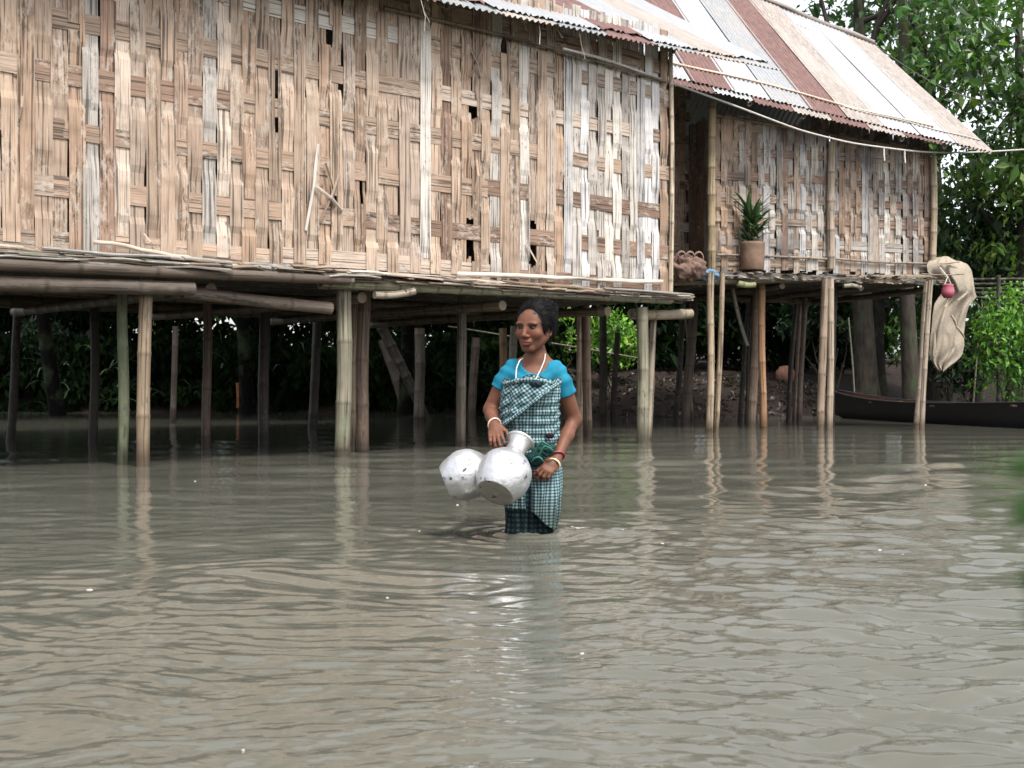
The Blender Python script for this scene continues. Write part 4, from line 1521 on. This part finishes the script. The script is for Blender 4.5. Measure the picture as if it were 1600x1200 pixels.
# ------------------------------------------------------------------ the wading woman
class Field:
    """signed distance grid with smooth unions, turned into one continuous surface"""

    def __init__(s, lo, hi, h):
        s.lo, s.h = np.asarray(lo, float), h
        s.nn = np.ceil((np.asarray(hi, float) - s.lo) / h).astype(int) + 1
        s.F = np.full(s.nn, .2, np.float32)

    def axes(s, lo, hi):
        a = np.maximum(np.floor((np.asarray(lo) - s.lo) / s.h).astype(int), 0)
        b = np.minimum(np.ceil((np.asarray(hi) - s.lo) / s.h).astype(int) + 1, s.nn)
        if np.any(b <= a):
            return None
        g = [s.lo[k] + s.h * np.arange(a[k], b[k]) for k in range(3)]
        return tuple(slice(a[k], b[k]) for k in range(3)), np.meshgrid(*g, indexing='ij')

    def put(s, lo, hi, fn, k=.015, op='add'):
        r = s.axes(lo, hi)
        if r is None: return
        sl, (x, y, z) = r
        d = fn(x, y, z)
        a = s.F[sl]
        if op == 'add':
            hh = np.maximum(k - np.abs(a - d), 0) / k
            s.F[sl] = np.minimum(a, d) - hh * hh * k * .25
        elif op == 'sub':
            hh = np.maximum(k - np.abs(a + d), 0) / k
            s.F[sl] = np.maximum(a, -d) + hh * hh * k * .25
        elif op == 'cap':
            s.F[sl] = np.maximum(a, d)

    def cone(s, a, b, ra, rb=None, k=.015, op='add'):
        a, b = np.asarray(a, float), np.asarray(b, float)
        rb = ra if rb is None else rb
        m = max(ra, rb) + k * 2 + .02
        ab = b - a

        def fn(x, y, z):
            px, py, pz = x - a[0], y - a[1], z - a[2]
            t = np.clip((px * ab[0] + py * ab[1] + pz * ab[2]) / max(ab.dot(ab), 1e-9), 0, 1)
            return np.sqrt((px - t * ab[0]) ** 2 + (py - t * ab[1]) ** 2 + (pz - t * ab[2]) ** 2) - (ra + (rb - ra) * t)
        s.put(np.minimum(a, b) - m, np.maximum(a, b) + m, fn, k, op)

    def ell(s, c, r, k=.015, op='add', Rm=None):
        c, r = np.asarray(c, float), np.asarray(r, float)
        m = r.max() + k * 2 + .02

        def fn(x, y, z):
            p = [x - c[0], y - c[1], z - c[2]]
            if Rm is not None:
                p = [p[0] * Rm[0][q] + p[1] * Rm[1][q] + p[2] * Rm[2][q] for q in range(3)]
            k0 = np.sqrt(sum((p[q] / r[q]) ** 2 for q in range(3)))
            k1 = np.sqrt(sum((p[q] / r[q] ** 2) ** 2 for q in range(3))) + 1e-9
            return k0 * (k0 - 1) / k1
        s.put(c - m, c + m, fn, k, op)

    def mesh(s):
        Fv = s.F
        S = Fv < 0
        n = np.array(Fv.shape)
        cnt = np.zeros(n - 1, np.int8)
        for a in (0, 1):
            for b in (0, 1):
                for c in (0, 1):
                    cnt += S[a:n[0] - 1 + a, b:n[1] - 1 + b, c:n[2] - 1 + c]
        mk = (cnt > 0) & (cnt < 8)
        ijk = np.argwhere(mk)
        idx = np.full(n - 1, -1, np.int64)
        idx[mk] = np.arange(len(ijk))
        acc = np.zeros((len(ijk), 3)); w = np.zeros(len(ijk))
        cor = [(a, b, c) for a in (0, 1) for b in (0, 1) for c in (0, 1)]
        val = {c: Fv[ijk[:, 0] + c[0], ijk[:, 1] + c[1], ijk[:, 2] + c[2]].astype(float) for c in cor}
        for c0 in cor:
            for ax in range(3):
                if c0[ax] == 0:
                    c1 = list(c0); c1[ax] = 1; c1 = tuple(c1)
                    f0, f1 = val[c0], val[c1]
                    ch = (f0 < 0) != (f1 < 0)
                    t = np.where(ch, f0 / np.where(ch, f0 - f1, 1), 0)
                    p = np.array(c0, float)[None] + np.eye(3)[ax][None] * t[:, None]
                    acc += p * ch[:, None]; w += ch
        v = s.lo + s.h * (ijk + acc / w[:, None])
        qs = []
        for ax in range(3):
            o1, o2 = (ax + 1) % 3, (ax + 2) % 3
            sl0 = [slice(None)] * 3; sl1 = [slice(None)] * 3
            sl0[ax] = slice(0, -1); sl1[ax] = slice(1, None)
            s0, s1 = S[tuple(sl0)], S[tuple(sl1)]
            e = np.argwhere(s0 != s1)
            e = e[(e[:, o1] > 0) & (e[:, o2] > 0) & (e[:, o1] < n[o1] - 1) & (e[:, o2] < n[o2] - 1)]
            inside = s0[e[:, 0], e[:, 1], e[:, 2]]
            ids = []
            for da, db in ((1, 1), (0, 1), (0, 0), (1, 0)):
                g = e.copy(); g[:, o1] -= da; g[:, o2] -= db
                ids.append(idx[g[:, 0], g[:, 1], g[:, 2]])
            Q = np.stack(ids, 1)
            Q[~inside] = Q[~inside][:, ::-1]
            qs.append(Q)
        q = np.concatenate(qs)
        return v, q[(q >= 0).all(1)]


YP = 5.757


def wp(px, py, dy=0.0):
    return W(px, py, YP + dy)


# head frame: turned towards the picture's left, chin slightly down
yaw, pitch, roll = R(-31), R(4), R(-2)
fw = np.array([math.sin(yaw) * math.cos(pitch), -math.cos(yaw) * math.cos(pitch), -math.sin(pitch)])
rt = nrm(np.cross(np.array([0, 0, 1.0]), -fw) * -1)       # picture right
rt = nrm(np.array([math.cos(yaw), math.sin(yaw), math.sin(roll)]))
upv = nrm(np.cross(rt, fw)) * 1.0
if upv[2] < 0: upv = -upv
HR = np.stack([rt, upv, fw], 1)          # columns: lateral, up, forward
HC = wp(836, 512, .0)
HS = 1.02


def hd(a, b, c):
    return HC + HR @ (np.array([a * 1.09, b, c]) * HS)


FLO = np.array([-.20, YP - .42, -.55]); FHI = np.array([.38, YP + .24, 1.16])
body = Field(FLO, FHI, .0036)
B = body
NECKB = wp(837, 566, .02)
# torso
B.ell(wp(833, 612, .01), (.112, .086, .13), .03)
B.ell(wp(831, 650, .01), (.108, .085, .12), .03)
B.ell(wp(829, 690, .01), (.112, .088, .12), .03)
B.ell(wp(828, 730, .01), (.122, .10, .12), .03)
B.cone(wp(804, 582, .035), wp(864, 585, -.005), .044, .044, .03)
B.cone(wp(838, 572, .025), wp(838, 545, .02), .05, .043, .02)
B.cone(wp(838, 562, .028), wp(802, 577, .035), .042, .036, .03)
B.cone(wp(838, 562, .028), wp(868, 579, .005), .042, .036, .03)
for x in (816, 848):
    B.ell(wp(x, 622, -.065), (.055, .045, .05), .03)
# arms: shoulder, elbow, wrist
RS_, RE_, RW_ = wp(791, 591, .035), wp(767, 640, .06), wp(773, 665, -.13)
LS_, LE_, LW_ = wp(876, 596, -.005), wp(897, 655, .05), wp(868, 720, -.11)
for (a, b, c) in ((RS_, RE_, RW_), (LS_, LE_, LW_)):
    B.cone(a, b, .042, .031, .025)
    B.cone(a * .55 + b * .45, b, .037, .031, .02)
    B.cone(b, b * .6 + c * .4, .031, .031, .02)
    B.cone(b * .6 + c * .4, c, .031, .0225, .02)
# legs
for a, b, c, d in ((wp(812, 745, 0), wp(812, 812, -.03), wp(816, 835, -.03), wp(816, 955, .03)), (wp(848, 745, 0), wp(847, 815, -.05), wp(847, 850, -.05), wp(847, 955, .0))):
    a, b, c = (t_ + np.array([0, .045, 0]) for t_ in (a, b, c)); B.cone(a, b, .072, .05, .03); B.cone(b, c, .05, .046, .02); B.cone(c, d, .046, .034, .02)
    B.cone(d, d + np.array([-.01, -.13, -.02]), .032, .026, .02)


# hands
def hand(wr, kn, nv, thumb_side, curls, lens, spread, thumb):
    """wr wrist, kn middle knuckle, nv back-of-hand normal; curls bend each finger towards the palm"""
    ax = nrm(kn - wr); L = np.linalg.norm(kn - wr)
    nv = nrm(nv - ax * nv.dot(ax))
    sd = nrm(np.cross(nv, ax)) * thumb_side      # towards the thumb
    Rm = np.stack([sd, ax, nv], 1)
    B.ell(wr + ax * L * .55, (.036, L * .62, .0145), .012, Rm=Rm)
    B.cone(wr, wr + ax * L * .4, .022, .020, .015)
    tips = []
    for f in range(4):
        off = (.027, .009, -.009, -.026)[f]
        b0 = wr + ax * L * (.55) + sd * off * .8
        p = wr + ax * (L * (.98, 1.03, 1.0, .92)[f]) + sd * off + nv * .003
        B.cone(b0, p, .0095, .0092, .006)
        d = nrm(ax + sd * spread * (1.5 - f) * .33)
        axis = sd
        ln = lens[f]
        for seg, (fr, ra) in enumerate(((.44, .0086), (.31, .0078), (.25, .0068))):
            ang = curls[f][seg]
            d = nrm(d * math.cos(ang) - nv * math.sin(ang))
            nv_l = nv
            p2 = p + d * ln * fr
            B.cone(p, p2, ra, ra * .92, .004)
            p = p2
            nv = nrm(nv - d * nv.dot(d))
        nv = Rm[:, 2]
        tips.append(p)
    t0 = wr + ax * L * .22 + sd * .026
    t1 = t0 + nrm(ax * thumb[0][0] + sd * thumb[0][1] - nv * thumb[0][2]) * .038
    t2 = t1 + nrm(ax * thumb[1][0] + sd * thumb[1][1] - nv * thumb[1][2]) * .030
    B.cone(t0, t1, .0125, .0095, .010); B.cone(t1, t2, .0092, .0075, .004)
    return tips


KR = wp(775, 682, -.20)
hand(RW_, KR, np.array([-.15, -1, .25]), 1, ((.25, .55, .6), (.2, .5, .5), (.3, .6, .6), (.4, .7, .6)), (.066, .072, .068, .054), .28, ((.8, .6, .4), (.9, .2, .5)))
KL = wp(853, 735, -.155)
hand(LW_, KL, np.array([-.1, -1, .35]), -1, ((.35, .5, .4), (.45, .6, .5), (.55, .75, .6), (.6, .85, .6)), (.066, .074, .07, .056), .25, ((.75, .65, .3), (.95, .2, .5)))

# head and face
def he(c, r, k=.012, op='add'):
    B.ell(hd(*c), np.array(r) * HS * np.array([1.09, 1, 1]), k, op, HR)


def hc(a, b, ra, rb, k=.008, op='add'):
    B.cone(hd(*a), hd(*b), ra * HS, rb * HS, k, op)


he((0, .030, -.018), (.070, .088, .088), .02)
he((0, .012, .030), (.066, .075, .060), .02)
he((0, -.042, .030), (.058, .060, .052), .02)
hc((-.050, -.042, .0), (-.016, -.092, .060), .019, .018, .02)
hc((.050, -.042, .0), (.016, -.092, .060), .019, .018, .02)
he((0, -.095, .064), (.022, .017, .017), .015)
for s in (-1, 1):
    he((s * .036, -.026, .064), (.025, .022, .019), .02)          # cheek
    he((s * .030, .006, .089), (.0165, .0085, .011), .010, 'sub')   # eye hollow
    he((s * .028, .021, .080), (.024, .007, .010), .010)            # brow
    he((s * .069, -.012, -.008), (.007, .029, .016), .006)          # ear
    he((s * .072, -.012, -.006), (.004, .018, .009), .004, 'sub')
    he((s * .0130, -.037, .094), (.0095, .0068, .0088), .006)       # nostril wing
hc((0, .014, .084), (0, -.030, .103), .0075, .0115, .010)
he((0, -.034, .105), (.0105, .008, .008), .006)
he((0, -.062, .083), (.027, .018, .012), .012)
he((0, -.0605, .093), (.0235, .0070, .0095), .004)                 # upper lip
he((0, -.0725, .092), (.020, .0080, .0095), .004)                  # lower lip
he((0, -.0665, .104), (.021, .0014, .006), .003, 'sub')             # mouth line
hair = Field(HC - .2, HC + .2, .003)
B = hair
he((0, .040, -.024), (.083, .097, .097), .01)
he((0, -.004, -.045), (.070, .075, .066), .02)
he((.020, .085, -.060), (.056, .050, .052), .02)
for s in (-1, 1):
    he((s * .062, .018, .012), (.014, .050, .040), .015)
he((0, -.03, .090), (.064, .112, .092), .012, 'sub')
he((.0, .058, .104), (.040, .044, .06), .022, 'sub')
for s in (-1, 1):
    he((s * .080, -.030, .008), (.020, .034, .022), .010, 'sub')
v, q = body.mesh()
loc = (v - HC) @ HR / HS
skin = np.tile(np.array([.120, .049, .029]), (len(v), 1))
skin *= (1 + .10 * vnoise(v[:, 0] * 30, v[:, 2] * 30, 2))[:, None]
lip = np.exp(-((loc[:, 0] / .021) ** 4 + ((loc[:, 1] + .0665) / .0105) ** 4)) * (loc[:, 2] > .078)
skin = skin * (1 - lip[:, None]) + np.array([.135, .040, .034]) * lip[:, None]
cheek = np.exp(-(((np.abs(loc[:, 0]) - .036) / .02) ** 2 + ((loc[:, 1] + .03) / .02) ** 2)) * (loc[:, 2] > .04)
skin += cheek[:, None] * np.array([.02, .0, .0])
brow = np.exp(-(((np.abs(loc[:, 0]) - .029) / .019) ** 4 + ((loc[:, 1] - .0215 + .006 * ((np.abs(loc[:, 0]) - .027) / .02) ** 2) / .0042) ** 2)) * (loc[:, 2] > .05)
skin = skin * (1 - .9 * brow[:, None]) + np.array([.012, .009, .008]) * .9 * brow[:, None]
gi = np.round((v - hair.lo) / hair.h).astype(int)
ok_ = ((gi >= 0) & (gi < hair.nn)).all(1)
dh = np.full(len(v), .2)
dh[ok_] = hair.F[gi[ok_, 0], gi[ok_, 1], gi[ok_, 2]]
hl = (1 - sstep(.0, .009, dh)) * (.75 + .25 * vnoise(v[:, 0] * 300, v[:, 2] * 300, 5))
skin = skin * (1 - .85 * hl[:, None]) + np.array([.008, .006, .006]) * hl[:, None]
mb = MB(); mb.add(v, q, None, skin)
feet = np.array([.09, YP, -.5])
person = mb.build('person', M['skin'], loc=feet)
tag(person, 'woman in a blue blouse and checked wrap wading with two metal pots', 'person')

for s in (-1, 1):                       # eyes
    e = hd(s * .0295, .0045, .0745)
    mb = MB()
    th = np.linspace(0, np.pi, 12); ph = np.linspace(0, 2 * np.pi, 18, endpoint=False)
    Tt, Pp = np.meshgrid(th, ph, indexing='ij')
    d_ = np.stack([np.sin(Tt) * np.cos(Pp), np.sin(Tt) * np.sin(Pp), np.cos(Tt)], -1)
    look = nrm(HR @ np.array([-.25, -.12, 1]))
    dd = (d_ @ HR.T)
    ang = (dd @ look)
    colr = np.where((ang > .70)[..., None], np.array([.012, .007, .005]), np.array([.09, .07, .062]))
    i = np.arange(11)[:, None] * 18; j = np.arange(18)[None]
    qq = np.stack([i + j, i + 18 + j, i + 18 + (j + 1) % 18, i + (j + 1) % 18], -1).reshape(-1, 4)
    mb.add((e + dd * .0125 * HS).reshape(-1, 3), qq, None, colr.reshape(-1, 3))
    mb.build('eye', M['eye'], person)
    mb = MB()
    ts = np.linspace(-1, 1, 9)
    pts = [hd(s * .0295 + t * .0155, .0085 + .0035 * (1 - t * t), .0875 - .006 * t * t - .003 * (s * t > 0)) for t in ts]
    tube(mb, pts, np.array([.0012, .002, .0026, .003, .003, .003, .0026, .002, .0012]), 6, (.02, .013, .01))
    mb.build('eyelid', M['hair'], person)

# hair, drawn back from a high forehead to a knot
v, q = hair.mesh()
l2 = (v - HC) @ HR / HS
strand = .0005 * np.sin(np.arctan2(l2[:, 0], l2[:, 1] + .02) * 60 + 3 * np.sin(l2[:, 2] * 60))
nv_ = v - (HC + HR @ np.array([0, .02, -.02]))
v = v + nv_ / np.linalg.norm(nv_, axis=1)[:, None] * strand[:, None]
mb = MB(); mb.add(v, q, None, (.006, .0055, .006))
pick = rs.choice(len(v), 1100, replace=False)
for k in pick:
    if l2[k, 2] > .07 and l2[k, 1] < .07: continue
    nn_ = nv_[k] / np.linalg.norm(nv_[k])
    tg = nrm(np.cross(nn_, rs.normal(size=3)))
    p0 = v[k] - nn_ * .002
    ln = rs.uniform(.012, .04)
    tube(mb, [p0, p0 + tg * ln * .5 + nn_ * .005, p0 + tg * ln + nn_ * rs.uniform(.001, .009)], .0009, 3, (.006, .0055, .006), cap=False)
mb.build('hair', M['hair'], person)

# blouse
bl = Field(FLO + [0, 0, 1.0], FHI, .0036)
B = bl
B.ell(wp(833, 612, .01), (.121, .096, .14), .03)
B.ell(wp(831, 650, .01), (.116, .094, .12), .03)
B.cone(wp(804, 582, .035), wp(864, 585, -.005), .052, .052, .03)
B.cone(wp(838, 566, .028), wp(802, 577, .035), .050, .045, .03)
B.cone(wp(838, 566, .028), wp(868, 579, .005), .050, .045, .03)
for x in (816, 848):
    B.ell(wp(x, 620, -.052), (.052, .045, .046), .03)
for a, b in ((RS_, RE_), (LS_, LE_)):
    dn = nrm(b - a)
    e = a + (b - a) * .34
    B.cone(a, e + dn * .06, .051, .054, .022)
    m_ = .19
    B.put(np.minimum(a, e) - m_, np.maximum(a, e) + m_, lambda x, y, z, e=e, dn=dn, a=a: np.where(((x - e[0]) ** 2 + (y - e[1]) ** 2 + (z - e[2]) ** 2) < .021, (x - e[0]) * dn[0] + (y - e[1]) * dn[1] + (z - e[2]) * dn[2], -1), op='cap')
zc = wp(833, 622)[2]
B.put(FLO, FHI, lambda x, y, z: np.where(np.abs(x - wp(833, 0)[0]) < .13, zc - z, -1), op='cap')
# neckline, a V in front
B.cone(wp(838, 548, .03), wp(836, 566, -.02), .070, .062, .008, 'sub')
B.cone(wp(836, 566, -.06), wp(829, 590, -.14), .060, .014, .008, 'sub')
B.ell(wp(838, 556, .02), (.098, .075, .040), .01, 'sub')
v, q = bl.mesh()
fold = .0030 * np.sin(np.abs(v[:, 0] - .1) * 60 - v[:, 2] * 75 + 2 * np.sin(v[:, 2] * 20)) + .0012 * np.sin(v[:, 0] * 110 - v[:, 2] * 60) + .003 * vnoise(v[:, 0] * 28, v[:, 2] * 28, 6)
cen = np.array(wp(833, 615, .01))
nv_ = v - cen
v = v + nv_ / np.linalg.norm(nv_, axis=1)[:, None] * fold[:, None]
mb = MB(); mb.add(v, q, None, (.010, .145, .225))
mb.build('blouse', M['blouse'], person)


# wrap dress: rings around the body, folds, a diagonal overlap
def dress(name, mat, keys, bottom, nth=190, nz=150, folds=1.0, diag=True):
    ks = np.array(keys, float)
    th = np.linspace(0, 2 * np.pi, nth, endpoint=False)
    tt = np.linspace(0, 1, nz)
    TH, TT = np.meshgrid(th, tt)
    front = np.clip(-np.sin(TH), 0, 1)
    cosx = np.cos(TH)
    top = ks[0, 0] - 3 + 5 * np.cos(TH * 2) * .6 + (3 * np.sin(TH * 5) if diag else 0)
    bot = bottom(TH)
    PY = top + (bot - top) * TT
    f = lambda c: np.interp(PY.ravel(), ks[:, 0], ks[:, c]).reshape(PY.shape)
    cx, hw, hdp, cy = f(1), f(2) / 330, f(3), f(4)
    e = 2.35
    ca, sa = np.cos(TH), np.sin(TH)
    rad = (np.abs(ca) ** e + np.abs(sa) ** e) ** (-1 / e)
    low = sstep(650, 800, PY)
    fd = folds * (.005 * np.sin(TH * 9 + PY * .05) + .004 * np.sin(PY * .42 + 2.2 * np.sin(TH * 2) + TH * 3) * sstep(600, 640, PY) * (1 - sstep(700, 740, PY)) + .004 * np.sin(TH * 17 - PY * .03 + 1) + .010 * low * np.sin(TH * 7 + .8 + .4 * np.sin(PY * .03)) + .005 * vnoise(TH * 3, PY * .05, 9))
    X_ = (cx - 800) / 330 + (hw + fd) * rad * ca
    Y_ = YP + cy + (hdp + fd) * rad * sa
    Z_ = CAMZ - (PY - 600) / 330
    U = TH * .125; Vv = Z_.copy()
    if diag:
        xs_ = X_ * 330 + 800
        # overlap edge falls from under the left arm to the other hip
        dline = (PY - (597 + (872 - xs_) * .80))
        isf = np.sin(TH) < .25
        step = (1 - sstep(-7, 5, dline)) * isf * (PY < 690)
        band = np.exp(-((dline + 2) / 8) ** 2) * isf * (PY < 685)
        nrm_x, nrm_y = rad * ca, rad * sa
        add = .010 * step + .012 * band + .004 * np.sin(dline * .35) * step
        X_ += add * nrm_x; Y_ += add * nrm_y
        a = R(38)
        U2, V2 = U * math.cos(a) + Vv * math.sin(a), -U * math.sin(a) + Vv * math.cos(a)
        sw = dline < 1
        sw &= isf
        U, Vv = np.where(sw, U2, U), np.where(sw, V2, Vv)
        # cloth pulled tight over the nearer thigh
        thigh = np.exp(-((xs_ - 850) / 16) ** 2) * sstep(700, 770, PY) * isf
        Y_ -= .03 * thigh
        gap = np.exp(-((xs_ - 826) / 7) ** 2) * sstep(720, 780, PY) * isf
        Y_ += .03 * gap
    else:
        xs_ = X_ * 330 + 800
        gap = np.exp(-((xs_ - 824) / 8) ** 2) * sstep(780, 815, PY) * (np.sin(TH) < .25)
        Y_ += .025 * gap
    v = np.stack([X_, Y_, Z_], -1).reshape(-1, 3)
    i = np.arange(nz - 1)[:, None] * nth; j = np.arange(nth)[None]
    q = np.stack([i + j, i + nth + j, i + nth + (j + 1) % nth, i + (j + 1) % nth], -1).reshape(-1, 4)
    mb = MB()
    uv = np.stack([U, Vv], -1).reshape(-1, 2)
    mb.add(v, q[:, ::-1], None, (.5, .5, .5), uv)
    # inner face, 4 mm inside, so the cloth has an edge
    inn = v.copy()
    inn[:, 0] -= (.004 * rad * ca).ravel(); inn[:, 1] -= (.004 * rad * sa).ravel()
    mb.add(inn, q, None, (.5, .5, .5), uv)
    n0 = nth * nz
    rim = []
    for row in (0, nz - 1):
        for k in range(nth):
            a_, b_ = row * nth + k, row * nth + (k + 1) % nth
            rim.append([a_, b_, b_ + n0, a_ + n0])
    mb.q.append(np.array(rim)); mb.qm.append(np.zeros(len(rim), int))
    return mb.build(name, mat, person)


KEYS = [(594, 831, 41, .118, .0), (612, 831, 43, .136, -.01), (640, 829, 43, .130, -.005), (670, 828, 43.5, .120, .0), (700, 828, 46, .122, .0), (735, 829, 48, .128, 0), (765, 831, 45, .122, 0), (800, 830, 42, .115, 0), (830, 829, 40, .11, 0), (900, 829, 40, .11, 0)]


def hem(TH):
    # lower at the side, lifted in a curve over the nearer leg
    return 803 + 21 * np.cos(TH) - 7 * np.sin(TH * 3) + 10 * np.clip(np.sin(TH), 0, 1)


dress('wrap_dress', M['check'], KEYS, hem)
dress('underskirt', M['check_dark'], [(720, 829, 42, .108, 0), (760, 830, 40, .106, 0), (800, 829, 38, .103, 0), (830, 828, 38.5, .102, 0), (920, 828, 40, .10, 0)], lambda TH: 900 + 0 * TH, folds=.8, diag=False)
# rolled edge of the wrap along the diagonal and the tucked top
mb = MB()
pts = [wp(868, 601, -.11), wp(852, 612, -.155), wp(835, 626, -.165), wp(815, 642, -.16), wp(798, 655, -.145), wp(785, 664, -.11)]
cc = np.array(pts)
fine = np.array([cc[0]] + [cc[k] * (1 - t) + cc[k + 1] * t for k in range(5) for t in np.linspace(.2, 1, 5)])
tube(mb, fine, .013 + .003 * np.sin(np.arange(len(fine)) * .9), 10, squash=.6, u0=.3)
mb.build('wrap_edge', M['check'], person)
mb = MB()
pts = np.array([wp(789, 601, -.085), wp(800, 597, -.12), wp(815, 594, -.135), wp(832, 594, -.14), wp(848, 596, -.135), wp(862, 600, -.12)])
fine = np.array([pts[0]] + [pts[k] * (1 - t) + pts[k + 1] * t for k in range(5) for t in np.linspace(.25, 1, 4)])
tube(mb, fine, .013 + .004 * np.sin(np.arange(len(fine)) * 1.3), 10, squash=.8, u0=.1)
mb.build('wrap_edge', M['check'], person)
mb = MB()
crumple(mb, wp(838, 599, -.145), (.024, .014, .016), (.5, .5, .5), .4, 4, 24)
mb.build('wrap_knot', M['check'], person)
# green cloth tucked at the waist
mb = MB()
crumple(mb, wp(848, 703, -.108), (.046, .024, .032), (.012, .045, .040), .4, 11, 48, 9)
crumple(mb, wp(834, 717, -.12), (.04, .03, .035), (.007, .028, .03), .4, 12, 36, 12)
crumple(mb, wp(859, 681, -.125), (.016, .012, .012), (.014, .005, .008), .4, 13, 30, 12)
for (a, b, c) in (((836, 708), (846, 690), (862, 700)), ((842, 712), (852, 697), (866, 706)), ((830, 722), (842, 714), (850, 722))):
    pts = np.array([wp(*a, -.165), wp(a[0] * .5 + b[0] * .5, a[1] * .5 + b[1] * .5 - 2, -.175), wp(*b, -.178), wp(b[0] * .5 + c[0] * .5, b[1] * .5 + c[1] * .5 - 1, -.175), wp(*c, -.16)])
    tube(mb, pts, [.006, .010, .011, .010, .006], 8, (.038, .13, .10), squash=.5)
mb.build('tucked_cloth', M['cloth'], person)

# necklace and bangles
def strand_(name, pts, r, c, n=40):
    pts = np.asarray(pts)
    k = len(pts)
    t = np.linspace(0, k - 1, n)
    fine = np.stack([np.interp(t, np.arange(k), pts[:, a]) for a in range(3)], 1)
    for _ in range(4):
        fine[1:-1] = (fine[:-2] + 2 * fine[1:-1] + fine[2:]) / 4
    mb = MB()
    tube(mb, fine, r * (1 + .25 * np.sin(np.arange(n) * 2.1)), 7, c)
    mb.build(name, M['bead'], person)


strand_('necklace', [wp(817, 560, -.03), wp(812, 563, -.06), wp(807, 575, -.085), wp(806, 588, -.115), wp(807, 597, -.145)], .0030, (.45, .43, .40))
strand_('necklace', [wp(852, 553, -.02), wp(851, 562, -.045), wp(846, 575, -.085), wp(840, 587, -.12), wp(835, 596, -.15)], .0030, (.45, .42, .38))


def bangle(ctr, ax, r, t, c):
    ax = nrm(ax)
    a = nrm(np.cross(ax, [0, 0, 1.0])); b = np.cross(ax, a)
    th = np.linspace(0, 2 * np.pi, 25)
    mb = MB()
    tube(mb, np.asarray(ctr) + r * (np.cos(th)[:, None] * a + np.sin(th)[:, None] * b), t, 6, c, cap=False)
    mb.build('bangle', M['bead'], person)


ra = RW_ - RE_
bangle(RW_ - ra * .06, ra + np.array([.05, 0, .02]), .030, .0045, (.55, .40, .33))
la = LW_ - LE_
bangle(LW_ + nrm(la) * .02, la + np.array([0, 0, .08]), .029, .0048, (.62, .52, .34))
bangle(LW_ - la * .12, la + np.array([.1, 0, 0]), .0315, .0055, (.22, .03, .04))

# ------------------------------------------------------------------ the two metal water pots
def water_pot(ctr, ax, Rb, label, seed, neck=1.0):
    ax = nrm(np.asarray(ax, float))
    o = thing('water_pot', ctr, label, 'water pot')
    k = Rb / .12
    pr = [(0, -.096), (.04, -.097), (.080, -.098), (.084, -.094), (.100, -.072), (.114, -.040), (.1205, -.004), (.118, .030), (.107, .062), (.088, .088), (.066, .106), (.050, .118), (.044, .132), (.0425, .150), (.046, .172), (.054, .190), (.060, .198)]
    fine = []
    for a in range(len(pr) - 1):
        for t in np.linspace(0, 1, 4, endpoint=False):
            fine.append((pr[a][0] * (1 - t) + pr[a + 1][0] * t, pr[a][1] * (1 - t) + pr[a + 1][1] * t))
    fine.append(pr[-1])
    fine = np.array(fine) * k
    for _ in range(5):
        fine[10:-1] = (fine[9:-2] + 2 * fine[10:-1] + fine[11:]) / 4
    rr = np.random.RandomState(seed)
    dents = [(nrm(rr.normal(size=3)), rr.uniform(.10, .26), rr.uniform(.0008, .0035)) for _ in range(30)]

    def wob(v):
        d = v - np.asarray(ctr)
        l = np.linalg.norm(d, axis=-1, keepdims=True) + 1e-9
        u = d / l
        h = (d @ ax)[..., None]
        m = sstep(-.09 * k, -.06 * k, h) * (1 - sstep(.08 * k, .11 * k, h))
        s_ = np.zeros(l.shape)
        for c, w, a in dents:
            g = np.linalg.norm(u - c, axis=-1, keepdims=True)
            s_ -= a * np.exp(-(g / w) ** 2)
        return v + u * s_ * m
    mb = MB()
    base = np.tile(np.array([.58, .58, .59]), (len(fine), 1))
    base[fine[:, 1] > .108 * k] = (.50, .49, .48)
    base[:9] = (.40, .375, .345)
    lathe(mb, fine, ctr, ax, 64, base, wob)
    mb.build('vessel', M['pot'], o)
    mb = MB()
    inner = [(r * k - .003, h * k) for r, h in pr[10:]][::-1] + [(.0, .09 * k)]
    lathe(mb, inner, ctr, ax, 40, (.12, .115, .11))
    mb.build('inside', M['pot'], o)
    mb = MB()
    ring = [(.059 * k, .194 * k), (.0635 * k, .197 * k), (.0645 * k, .202 * k), (.061 * k, .206 * k), (.056 * k, .203 * k), (.055 * k, .197 * k)]
    lathe(mb, ring, ctr, ax, 40, (.62, .61, .60))
    mb.build('rim', M['pot'], o)
    return o


water_pot(wp(787, 743, -.33), (.36, .60, .71), .125, 'dented white metal water pot with its flat base towards us, on the woman\'s hip side', 5)
water_pot(wp(727, 742, -.20), (.92, .02, .38), .118, 'metal water pot farther from the woman\'s body, its base tilted to the outside', 8)
